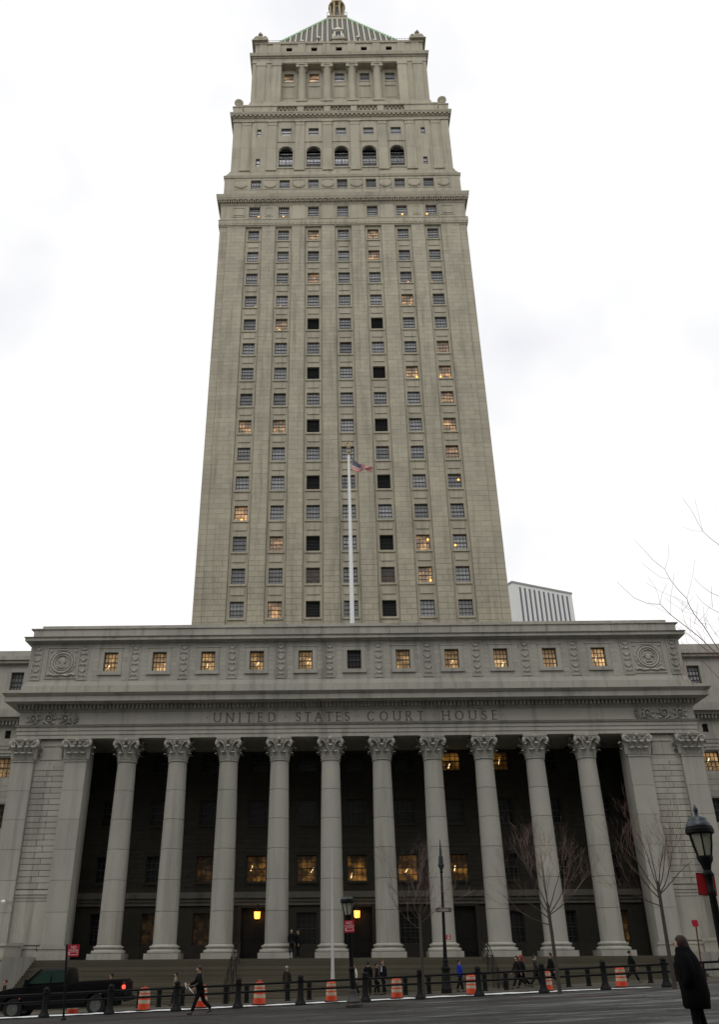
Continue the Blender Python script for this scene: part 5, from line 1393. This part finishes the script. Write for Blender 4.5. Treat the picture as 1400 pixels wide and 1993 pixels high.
for k in range(26):                                          # loose twigs over the wing and out of frame
    px, py = rg.uniform(1325, 1440), rg.uniform(1180, 1370); P0 = Vector(L3(pt(px, py, rg.uniform(19.8, 20.8))))
    dirv = Vector((rg.uniform(-1, .6), rg.uniform(-.4, .4), rg.uniform(.2, 1))).normalized()
    cr_.tube([P0, P0 + dirv * .25, P0 + dirv * .5 + Vector((rg.uniform(-.1, .1), 0, .05))], [.005, .004, .003], 3, cap=False)
for k in range(22):
    f = rg.uniform(.35, .95); s = Vector((-.1, .1, 13 * f)); d = Vector((rg.uniform(.2, 1), rg.uniform(-1, 1), rg.uniform(.2, .9)))
    branch(rg, s, d, rg.uniform(1.5, 2.8), .035, 1, b, cr_, 3)
b.build('trunk', BARK, t, smooth=60); cr_.build('crown', REDTWIG, t)

# ------------------------------------------------------------------ black pickup behind the railing
PAINT = simple('black_truck_paint', (.004, .004, .005), .4, 0, spec=.12); PAINT.node_tree.nodes['Principled BSDF'].inputs['Coat Weight'].default_value = .04
TGLASS = simple('truck_glass', (.012, .03, .022), .06)
CHROME = simple('wheel_alloy', (.10, .105, .095), .4, .6)
TAIL = simple('tail_light_lit', (.5, .01, .01), .3, 0, (1, .03, .02), 5)
TAILOFF = simple('lens_red', (.12, .004, .004), .25)
tx0 = at(250, 1925, 46.4).x
TR = empty('pickup_truck', 'black long bed pickup truck with a red tail light behind the railing', 'pickup truck', (tx0, 47.0, road_z(tx0, 47.0) + .01), (0, -math.atan(SL), 0)); TR.scale = (1.05, 1.0, 1.09)
def arc(cx, r, a0, a1, n=10): return [(cx + r * cos(R(a0 + (a1 - a0) * i / n)), .42 + r * sin(R(a0 + (a1 - a0) * i / n))) for i in range(n + 1)]
def side_body(y0, y1):
    low = .52
    p = [(-.1, .62), (-.1, 1.24), (-.16, 1.3), (-2.62, 1.3), (-2.66, 1.27), (-4.72, 1.24), (-5.3, 1.2), (-5.85, 1.1), (-6.02, 1.0), (-6.05, .62), (-5.95, low)]
    p += [(x, z) for x, z in arc(-5.08, .5, 168, 12)] + [(x, z) for x, z in arc(-1.35, .5, 168, 12)] + [(-.3, low + .04)]
    return MB().prism(p, y0, y1, 'y')
def bevel_build(mb, name, mat, parent, w=.03, seg=2, smooth=40):
    o = mb.build(name, mat, parent); bm = bmesh.new(); bm.from_mesh(o.data); bmesh.ops.recalc_face_normals(bm, faces=bm.faces)
    es = [e for e in bm.edges if len(e.link_faces) == 2 and e.calc_face_angle(0) > R(50)]
    bmesh.ops.bevel(bm, geom=es, offset=w, segments=seg, affect='EDGES', profile=.6, clamp_overlap=True); bm.to_mesh(o.data); bm.free()
    o.data.polygons.foreach_set('use_smooth', [True] * len(o.data.polygons)); o.data.set_sharp_from_angle(angle=R(smooth)); return o
body = bevel_build(side_body(-.98, .98), 'body', PAINT, TR, .05)
b = MB(); b.box(-2.5, -.28, -.8, .8, 1.31, 1.315); b.build('bed_floor', RUBBER, TR)
b = MB()
for s in (-1, 1): b.box(-2.58, -.2, s * .9 - .06, s * .9 + .06, 1.305, 1.345)
b.build('bed_rail_cap', RUBBER, TR)
# cab: narrower at the roof
cabp = [(-2.64, 1.27, .95), (-2.72, 1.86, .80), (-2.95, 1.93, .74), (-3.75, 1.93, .74), (-3.98, 1.87, .78), (-4.78, 1.22, .93)]
b = MB(); n_ = len(cabp)
b.add([(x, -w, z) for x, z, w in cabp] + [(x, w, z) for x, z, w in cabp], [tuple(range(n_)), tuple(range(2 * n_ - 1, n_ - 1, -1))] + [(i, i + n_, (i + 1) % n_ + n_, (i + 1) % n_) for i in range(n_)])
bevel_build(b, 'cab', PAINT, TR, .05)
def cabside(pts, s):
    out = []
    for x, z in pts: out.append((x, s * (.95 + (.76 - .95) * (z - 1.27) / .62 + .022), z))
    return out
for s in (-1, 1):
    for poly in ([(-2.86, 1.36), (-2.9, 1.78), (-3.42, 1.82), (-3.42, 1.34)], [(-3.5, 1.34), (-3.5, 1.82), (-3.86, 1.82), (-4.5, 1.34)]):
        p = cabside(poly, s); q = [(x, y - s * .03, z) for x, y, z in p]; b = MB()
        f = (0, 1, 2, 3) if s < 0 else (3, 2, 1, 0); b.add(p + q, [f, (4, 5, 6, 7), (0, 4, 5, 1), (1, 5, 6, 2), (2, 6, 7, 3), (3, 7, 4, 0)]); b.build('side_window', TGLASS, TR)
    for xa, xb in ((-3.45, -2.72), (-4.6, -3.47)):
        b = MB(); b.box(xa + .012, xb - .012, *sorted((s * .982, s * .992)), .58, 1.22); d_ = bevel_build(b, 'door', PAINT, TR, .004, 1)
        h_ = MB(); h_.box(xb - .28, xb - .12, *sorted((s * .992, s * 1.015)), 1.06, 1.1); h_.build('handle', PAINT, d_)
    b = MB(); b.box(-4.58, -4.42, *sorted((s * 1.02, s * 1.22)), 1.3, 1.52); b.box(-4.5, -4.46, *sorted((s * .93, s * 1.03)), 1.34, 1.38); b.build('mirror', PAINT, TR)
    b = MB(); b.box(-.2, -.085, *sorted((s * .80, s * .985)), .88, 1.24); lt = bevel_build(b, 'tail_light', TAILOFF, TR, .01, 1)
    if s < 0: q = MB(); q.ball((-.12, -.955, 1.06), .085, 10); q.build('lit_bulb', TAIL, lt)
    b = MB(); b.box(-6.06, -5.9, *sorted((s * .62, s * .93)), .82, 1.0); b.build('headlight', simple('headlight_lens', (.5, .5, .48), .2), TR)
    for ax in (-1.35, -5.08):
        w_ = empty_ = None
        b = MB(); b.lathe(0, 0, [(.24, -.13), (.36, -.14), (.405, -.1), (.415, 0), (.405, .1), (.36, .14), (.24, .13)], 28)
        wl = b.build('wheel', RUBBER, TR, (ax, s * .84, .415), (R(90), 0, 0), smooth=40)
        b = MB(); b.lathe(0, 0, [(.245, -.135), (.235, -.09), (.2, -.07), (.06, -.11), (.05, -.125)], 20); b.lathe(0, 0, [(.05, .125), (.06, .11), (.2, .07), (.235, .09), (.245, .135)], 20)
        for k in range(6): a = k * pi / 3; b.tube([(.05 * cos(a), .05 * sin(a), .115), (.22 * cos(a), .22 * sin(a), .1)], .03, 5); b.tube([(.05 * cos(a), .05 * sin(a), -.115), (.22 * cos(a), .22 * sin(a), -.1)], .03, 5)
        b.build('rim', CHROME, wl, smooth=40)
b = MB(); b.add([(-4.0, -.74, 1.86), (-4.0, .74, 1.86), (-4.74, .88, 1.27), (-4.74, -.88, 1.27), (-4.03, -.74, 1.84), (-4.03, .74, 1.84), (-4.77, .88, 1.25), (-4.77, -.88, 1.25)], [(0,1,2,3),(7,6,5,4),(0,4,5,1),(1,5,6,2),(2,6,7,3),(3,7,4,0)])
b.v = [(x - .035, y, z + .03) for x, y, z in b.v]; b.build('windscreen', TGLASS, TR)
b = MB(); b.box(-.14, .03, -.97, .97, .5, .7); bevel_build(b, 'rear_bumper', PAINT, TR, .03)
b = MB(); b.box(-6.16, -6.0, -.98, .98, .48, .72); bevel_build(b, 'front_bumper', PAINT, TR, .04)
b = MB(); b.box(-6.07, -6.03, -.6, .6, .76, 1.0)
for k in range(5): b.box(-6.085, -6.06, -.6, .6, .78 + .045 * k, .795 + .045 * k)
b.build('grille', PAINT, TR)
b = MB(); b.box(-.105, -.085, -.78, .78, .72, 1.26); tg = bevel_build(b, 'tailgate', PAINT, TR, .008, 1)
b = MB(); b.box(-5.9, -.5, -.55, .55, .34, .6); b.build('chassis', RUBBER, TR)

# ------------------------------------------------------------------ people
SKIN = simple('skin', (.42, .24, .17), .6); SKIND = simple('skin_dark', (.12, .065, .045), .6)
def cloth(name, c): return simple(name, c, .95, var=.22, vscale=7, bump=.4, spec=.06)
def skin_mesh(name, V, E_, mat, sub=1):
    me = bpy.data.meshes.new(name); me.from_pydata([v[0] for v in V], E_, [])
    o = bpy.data.objects.new(name, me); COL.objects.link(o)
    md = o.modifiers.new('s', 'SKIN'); md.use_smooth_shade = True; md.branch_smoothing = .4
    sv = me.skin_vertices[0].data
    for i, v in enumerate(V):
        sv[i].radius = (v[1], v[2] if len(v) > 2 else v[1]); sv[i].use_root = (i == 0)
    if sub: s2 = o.modifiers.new('u', 'SUBSURF'); s2.levels = sub; s2.render_levels = sub
    dg = bpy.context.evaluated_depsgraph_get(); r = bpy.data.meshes.new_from_object(o.evaluated_get(dg)); r.name = name
    bpy.data.objects.remove(o); bpy.data.meshes.remove(me); r.materials.clear(); r.materials.append(mat); return r
SHOE = simple('dark_shoe', (.02, .018, .016), .5); EYE = simple('eye_dark', (.03, .025, .02), .2)
_eye = MB().ball((0, 0, 0), .012, 6); EYEM = bpy.data.meshes.new('eye'); EYEM.from_pydata(_eye.v, [], _eye.f); EYEM.materials.append(EYE)
def person(label, loc, face, H=1.75, walk=0, coat=(.02, .02, .022), legs=(.02, .02, .025), hair=(.03, .02, .015), coatlen=.62, hat=None, skin=None, arm=(0, 0), bend=0, wide=1.1, items=(), collar=None, puffy=None):
    """facing -y at face=0; walk = stride angle in degrees; coatlen = hem height in units of a 1.75 m figure; arm = (left, right) elbow bend"""
    k = H / 1.75; sk = skin or SKIN
    wk = R(walk); lean = R(bend)
    def up_(p):                                             # upper body leans forward from the hips
        x, y, z = p; z -= .95; return (x, y * cos(lean) - z * sin(lean), .95 + z * cos(lean) + y * sin(lean))
    J = {}
    for s, n in ((-1, 'R'), (1, 'L')):
        th = wk * s
        hip = Vector((s * .09, 0, .91)); bk = max(0, -th) * 1.0 + .04
        knee = hip + Vector((0, -sin(th), -cos(th))) * .43; a2 = th - bk
        ank = knee + Vector((0, -sin(a2), -cos(a2))) * .42; foot_rot = a2 * .8 if th < 0 else 0
        toe = ank + Vector((0, -cos(foot_rot) * .17, -.05 + sin(foot_rot) * .12))
        J[n] = (hip, knee, ank, toe)
        sh = Vector(up_((s * .185 * wide, 0, 1.42))); a = -th * .8; e = arm[0 if s > 0 else 1]
        el = sh + Vector((s * .05, -sin(a + lean), -cos(a + lean))) * .29
        a3 = a + R(12) + R(e); wr = el + Vector((-s * .02, -sin(a3), -cos(a3))) * .25
        dh = (wr - el).normalized()
        if puffy: el = Vector(up_((s * .2, .04, 1.13))); wr = Vector((s * .17, .02, .93)); dh = Vector((0, .1, -1)).normalized()
        J[n + 'a'] = (sh, el, wr, dh)
    low = min(J['R'][2].z, J['L'][2].z) - .085                # lowest ankle sets the ground
    T = lambda p: ((Vector(p) - Vector((0, 0, low))) * k)
    V = []; E_ = []
    def add(p, r, par=None, r2=None):
        V.append((tuple(T(p)), r * k, (r2 or r) * k)); i = len(V) - 1
        if par is not None: E_.append((par, i))
        return i
    pel = add((0, 0, .96), .135, None, .11); ab = add(up_((0, 0, 1.13)), .105, pel, .085); ch = add(up_((0, 0, 1.33)), .12, ab, .09); nb = add(up_((0, .005, 1.46)), .06, ch); hc0 = up_((0, -.01, 1.56))
    nk = add(up_((0, 0, 1.52)), .052, nb); hd = add(hc0, .07, nk, .082); hm = add(up_((0, -.012, 1.64)), .077, hd, .092); ht = add(up_((0, .0, 1.715)), .05, hm, .062)
    ns = add(up_((0, -.105, 1.615)), .014, hm)
    for s in (-1, 1): add(up_((s * .083, .01, 1.62)), .014, hm)
    for n, s in (('R', -1), ('L', 1)):
        h, kn, an, to = J[n]; i = add(h, .088, pel); i = add(kn, .058, i); i = add(an, .034, i)
        sh, el, wr, dh = J[n + 'a']; i = add(up_((s * .15, 0, 1.40)), .045, ch); i = add(el, .036, i); i = add(wr, .027, i, .022); pm = wr + dh * .08; i = add(pm, .03, i, .018)
        side = Vector((0, -1, 0)) - dh * dh.dot(Vector((0, -1, 0))); side = side.normalized() if side.length > .1 else Vector((1, 0, 0))
        for q, (o_, L_2) in enumerate(((-.026, .07), (-.009, .082), (.009, .078), (.026, .06))):
            a_ = add(pm + dh * .045 + side * o_, .0085, i); c_ = add(pm + dh * (.045 + L_2 * .55) + side * o_ + Vector((-s * .012, 0, 0)), .008, a_); add(pm + dh * (.045 + L_2 * .9) + side * o_ + Vector((-s * .03, 0, 0)), .007, c_)
        a_ = add(pm - dh * .02 + side * .04, .0095, i); add(pm + dh * .02 + side * .062, .008, a_)
    me = skin_mesh('person', V, E_, sk)
    o = link('person', me, loc=loc, rot=(0, 0, face)); tag(o, label, 'person', None)
    # trousers or stockings
    V = []; E_ = []
    p_ = add((0, 0, .95), .15, None, .125)
    for n in 'RL':
        h, kn, an, to = J[n]; i = add(h, .112, p_); i = add(h.lerp(kn, .5), .102, i); i = add(kn, .086, i); i = add(kn.lerp(an, .5), .08, i); add(an + Vector((0, 0, .015)), .072, i)
    link('trousers', skin_mesh('trousers', V, E_, cloth('trouser_cloth', legs)), o)
    # coat or jacket: trunk, sleeves and skirt
    V = []; E_ = []
    c0 = add(up_((0, 0, 1.2)), .155 * wide, None, .13); c1 = add(up_((0, 0, 1.36)), .172 * wide, c0, .138); add(up_((0, .01, 1.475)), .085, c1)
    w1 = add((0, .0, 1.0), .165 * wide, c0, .145); z = 1.0; i = w1
    while z - .16 > coatlen:
        z -= .16; i = add((0, .01, z), (.175 + (1.0 - z) * .10) * wide, i, .155 + (1.0 - z) * (.10 + abs(wk) * .16))
    add((0, .015, coatlen), (.18 + (1.0 - coatlen) * .10) * wide, i, .16 + (1 - coatlen) * (.10 + abs(wk) * .16))
    for n in 'RL':
        sh, el, wr, dh = J[n + 'a']; i = add(sh, .09 * (.6 + .4 * wide), c1); i = add(sh.lerp(el, .55), .08 * (.4 + .6 * wide), i); i = add(el, .072 * (.4 + .6 * wide), i); add(wr, .055, i)
    if puffy:                                               # thick padded coat: one loft of ovals from hem to collar, sleeves into the pockets
        b = MB(); n_ = 24; rg = random.Random(4); vs = []; fs = []
        for j, (z, rx, ry) in enumerate(puffy):
            for q in range(n_):
                a = 2 * pi * q / n_; w_ = 1 + .03 * sin(5 * a + 3 * j) + rg.uniform(-.012, .012)
                p = (rx * cos(a) * w_, ry * sin(a) * w_ + .02, z); p = up_(p) if z > .95 else p
                vs.append(tuple(T(p)))
        for j in range(len(puffy) - 1):
            for q in range(n_): q2 = (q + 1) % n_; fs.append((j*n_+q, j*n_+q2, (j+1)*n_+q2, (j+1)*n_+q))
        fs += [tuple(range(n_ - 1, -1, -1)), tuple((len(puffy) - 1) * n_ + q for q in range(n_))]
        b.add(vs, fs)
        for s in (-1, 1):
            P = [up_((s * .20, .0, 1.42)), up_((s * .25, .02, 1.33)), up_((s * .28, .04, 1.16)), up_((s * .275, .0, 1.03)), (s * .23, -.10, .93)]
            b.tube([T(p) for p in P], [.11 * k, .125 * k, .12 * k, .105 * k, .08 * k], 12)
        b.build('coat', cloth('coat_cloth', coat), o, smooth=70)
    else: link('coat', skin_mesh('coat', V, E_, cloth('coat_cloth', coat)), o)
    # shoes
    for n in 'RL':
        h, kn, an, to = J[n]; V = []; E_ = []
        a_ = add(an + Vector((0, .03, -.04)), .056, None, .05); b_ = add(an.lerp(to, .5) + Vector((0, 0, -.02)), .052, a_, .046); add(to + Vector((0, -.03, 0)), .046, b_, .04)
        link('shoe', skin_mesh('shoe', V, E_, SHOE), o)
    # hair, hat or hood
    b = MB(); c = T(up_((0, .022, 1.65))); m_ = hat[1] if hat else hair
    if hat and hat[0] == 'hood':
        b.ball(c + Vector((0, .01, -.01)) * k, .135 * k, 14, sx=.95, sy=1.0, sz=1.15); b.tube([c + Vector((0, .05, -.06)), c + Vector((0, .06, -.16)), c + Vector((0, .07, -.22))], [.1 * k, .12 * k, .13 * k], 10)
    elif hat and hat[0] == 'long':
        b.ball(c + Vector((0, .012, .0)), .118 * k, 14, sx=.93, sy=1.0, sz=1.12); b.tube([c + Vector((0, .04, -.02)), c + Vector((0, .055, -.12)), c + Vector((0, .06, -.24))], [.1 * k, .1 * k, .06 * k], 10)
    else: b.ball(c + Vector((0, .006, .02)), .103 * k, 14, sx=.92, sy=1.02, sz=.98)
    for q, (x, y, z2) in enumerate(b.v):                    # keep the face free
        if y < c.y - .062 * k and z2 < c.z + .035 * k: b.v[q] = (x, c.y - .062 * k + (y - c.y + .062 * k) * .1, z2)
    b.build('hat' if hat and hat[0] in ('cap', 'hood') else 'hair', simple('headwear', m_, .85, var=.25, vscale=20), o, smooth=70)
    for s in (-1, 1): link('eye', EYEM, o, T(up_((s * .032, -.098, 1.645))))
    if collar: 
        b = MB(); b.lathe(0, 0, [(.085, 0), (.1, .03), (.09, .08), (.075, .09)], 12); b.build('scarf', cloth('scarf_cloth', collar), o, T(up_((0, 0, 1.45))), smooth=50)
    for it in items:
        if it == 'paper':
            h_ = T(J['La'][2] + J['La'][3] * .13); b = MB(); b.box(-.11, .11, -.004, .004, -.15, .15); q = b.build('paper', WHITESIGN, o, h_ + Vector((0, -.06, .0)), (R(50), R(30), .3))
            h_ = T(J['Ra'][2] + J['Ra'][3] * .10); b = MB(); b.box(-.07, .07, -.004, .004, -.11, .11); b.build('paper', WHITESIGN, o, h_ + Vector((0, -.05, 0)), (R(20), R(10), -.4))
        if it == 'tie':
            b = MB(); y_ = -.145; b.frus(-.05, .05, y_ - .012, y_ + .02, 1.15, -.02, .02, y_ + .02, y_ + .05, 1.45); b.v = [tuple(T(v)) for v in b.v]; b.build('shirt_front', cloth('shirt_cloth', (.45, .5, .62)), o)
        if it == 'bag':
            h_ = T(J['Ra'][2] + J['Ra'][3] * .16); b = MB(); b.box(-.05, .05, -.17, .17, -.3, -.04); b.tube([(0, -.08, -.05), (0, -.06, .03), (0, .06, .03), (0, .08, -.05)], .012, 5); b.build('bag', cloth('bag_cloth', (.03, .025, .022)), o, h_)
    return o
def stand(px, py, D, zf): p = at(px, py, D); return (p.x, D, zf(p.x, D))
LEFTW, RIGHTW, AWAY, TOW = R(-90), R(90), R(180), 0
person('man in a dark suit striding left past the railing with white papers in hand', stand(388, 1960, 40.2, plaza_z), R(-80), 1.80, 22, (.012, .012, .014), (.012, .012, .015), (.05, .03, .02), .70, None, None, (55, 40), 9, 1.05, ('paper',))
person('person in a tan and grey jacket on the far pavement, left of the striding man', stand(339, 1950, 56.8, walk_z), LEFTW, 1.70, 12, (.2, .17, .13), (.03, .03, .035), (.02, .015, .012), .82)
person('dark clothed person standing at the top of the steps, left one of two', stand(567, 1868, 64.9, lambda x, y: FZ), R(20), 1.78, 0, (.012, .012, .013), (.02, .02, .024), (.02, .016, .012), .7)
person('dark clothed person at the top of the steps, right one of two', stand(580, 1868, 65.0, lambda x, y: FZ), R(-60), 1.70, 0, (.01, .01, .011), (.012, .012, .014), (.02, .016, .012), .6)
person('person with pale headwear and long dark coat before the steps, behind the railing', stand(558, 1945, 58.0, walk_z), R(150), 1.74, 10, (.035, .03, .026), (.02, .018, .017), (.3, .28, .26), .5, ('cap', (.3, .28, .26)))
person('person in a white top with bare looking arms, partly hidden by the leaning lamp', stand(691, 1940, 57.6, walk_z), R(-70), 1.72, 14, (.55, .5, .42), (.02, .02, .022), (.05, .032, .02), .85)
person('person in a plain black coat standing alone between the lamp and the suited pair', stand(718, 1938, 58.0, walk_z), R(170), 1.76, 0, (.012, .012, .012), (.012, .012, .014), (.012, .01, .009), .5)
person('shorter dark figure talking with the man in the blue shirt', stand(735, 1937, 58.3, walk_z), R(75), 1.66, 6, (.015, .013, .013), (.015, .014, .016), (.018, .014, .012), .55)
person('man in a black suit with a light blue shirt front, facing a companion', stand(748, 1937, 58.2, walk_z), R(-55), 1.80, 8, (.012, .012, .016), (.012, .012, .016), (.1, .045, .025), .72, None, None, (0, 0), 0, 1, ('tie',))
person('woman in a bright blue coat over a long black skirt walking left', stand(898, 1932, 56.9, walk_z), R(100), 1.66, 12, (.02, .045, .36), (.012, .012, .012), (.03, .02, .018), .78)
person('person in dark clothes walking left, nearer of the close pair with a red hood', stand(1011, 1926, 57.4, walk_z), R(-80), 1.76, 26, (.02, .016, .018), (.014, .014, .016), (.10, .02, .02), .72, ('cap', (.06, .015, .016)))
person('person wearing a red hood walking close beside a darker companion', stand(1020, 1925, 58.0, walk_z), R(-80), 1.74, 22, (.016, .016, .018), (.014, .014, .016), (.2, .015, .02), .7, ('hood', (.22, .015, .02)))
person('person with a grey scarf walking right behind the railing, near the middle bare tree', stand(1047, 1922, 57.3, walk_z), R(80), 1.72, 18, (.035, .035, .036), (.02, .02, .022), (.03, .02, .018), .7, None, None, (40, 0), 0, 1, (), (.22, .22, .21))
person('dark clothed person half hidden by the trunk of the middle bare tree', stand(1078, 1922, 56.9, walk_z), R(-90), 1.80, 20, (.012, .012, .013), (.012, .012, .014), (.02, .016, .014), .6)
person('person in black walking beside the rightmost traffic drum', stand(1236, 1915, 57.6, walk_z), R(85), 1.74, 24, (.012, .012, .012), (.012, .014, .016), (.012, .01, .01), .66, ('cap', (.012, .012, .012)))
person('large dark figure in a long black padded coat, standing near the right edge', stand(1362, 1990, 18.6, plaza_z), R(-115), 1.80, 4, (.006, .006, .007), (.01, .01, .012), (.035, .018, .012), .60, ('long', (.03, .016, .012)), None, (4, 4), 8, 1.0, (), None,
       ((.56, .25, .22), (.60, .275, .24), (.8, .29, .25), (.95, .295, .25), (1.1, .29, .245), (1.25, .28, .235), (1.36, .26, .21), (1.43, .215, .185), (1.49, .15, .15), (1.55, .125, .135), (1.58, .10, .115)))
person('person in a dark red cap behind the bonnet of the pickup', stand(8, 1925, 57.0, walk_z), R(-70), 1.74, 10, (.05, .02, .02), (.02, .02, .02), (.12, .012, .016), .7, ('cap', (.12, .01, .014)))
person('dark figure whose head shows above the bed of the pickup', stand(214, 1925, 57.2, walk_z), R(-90), 1.80, 10, (.012, .012, .013), (.012, .012, .012), (.012, .01, .01), .7)
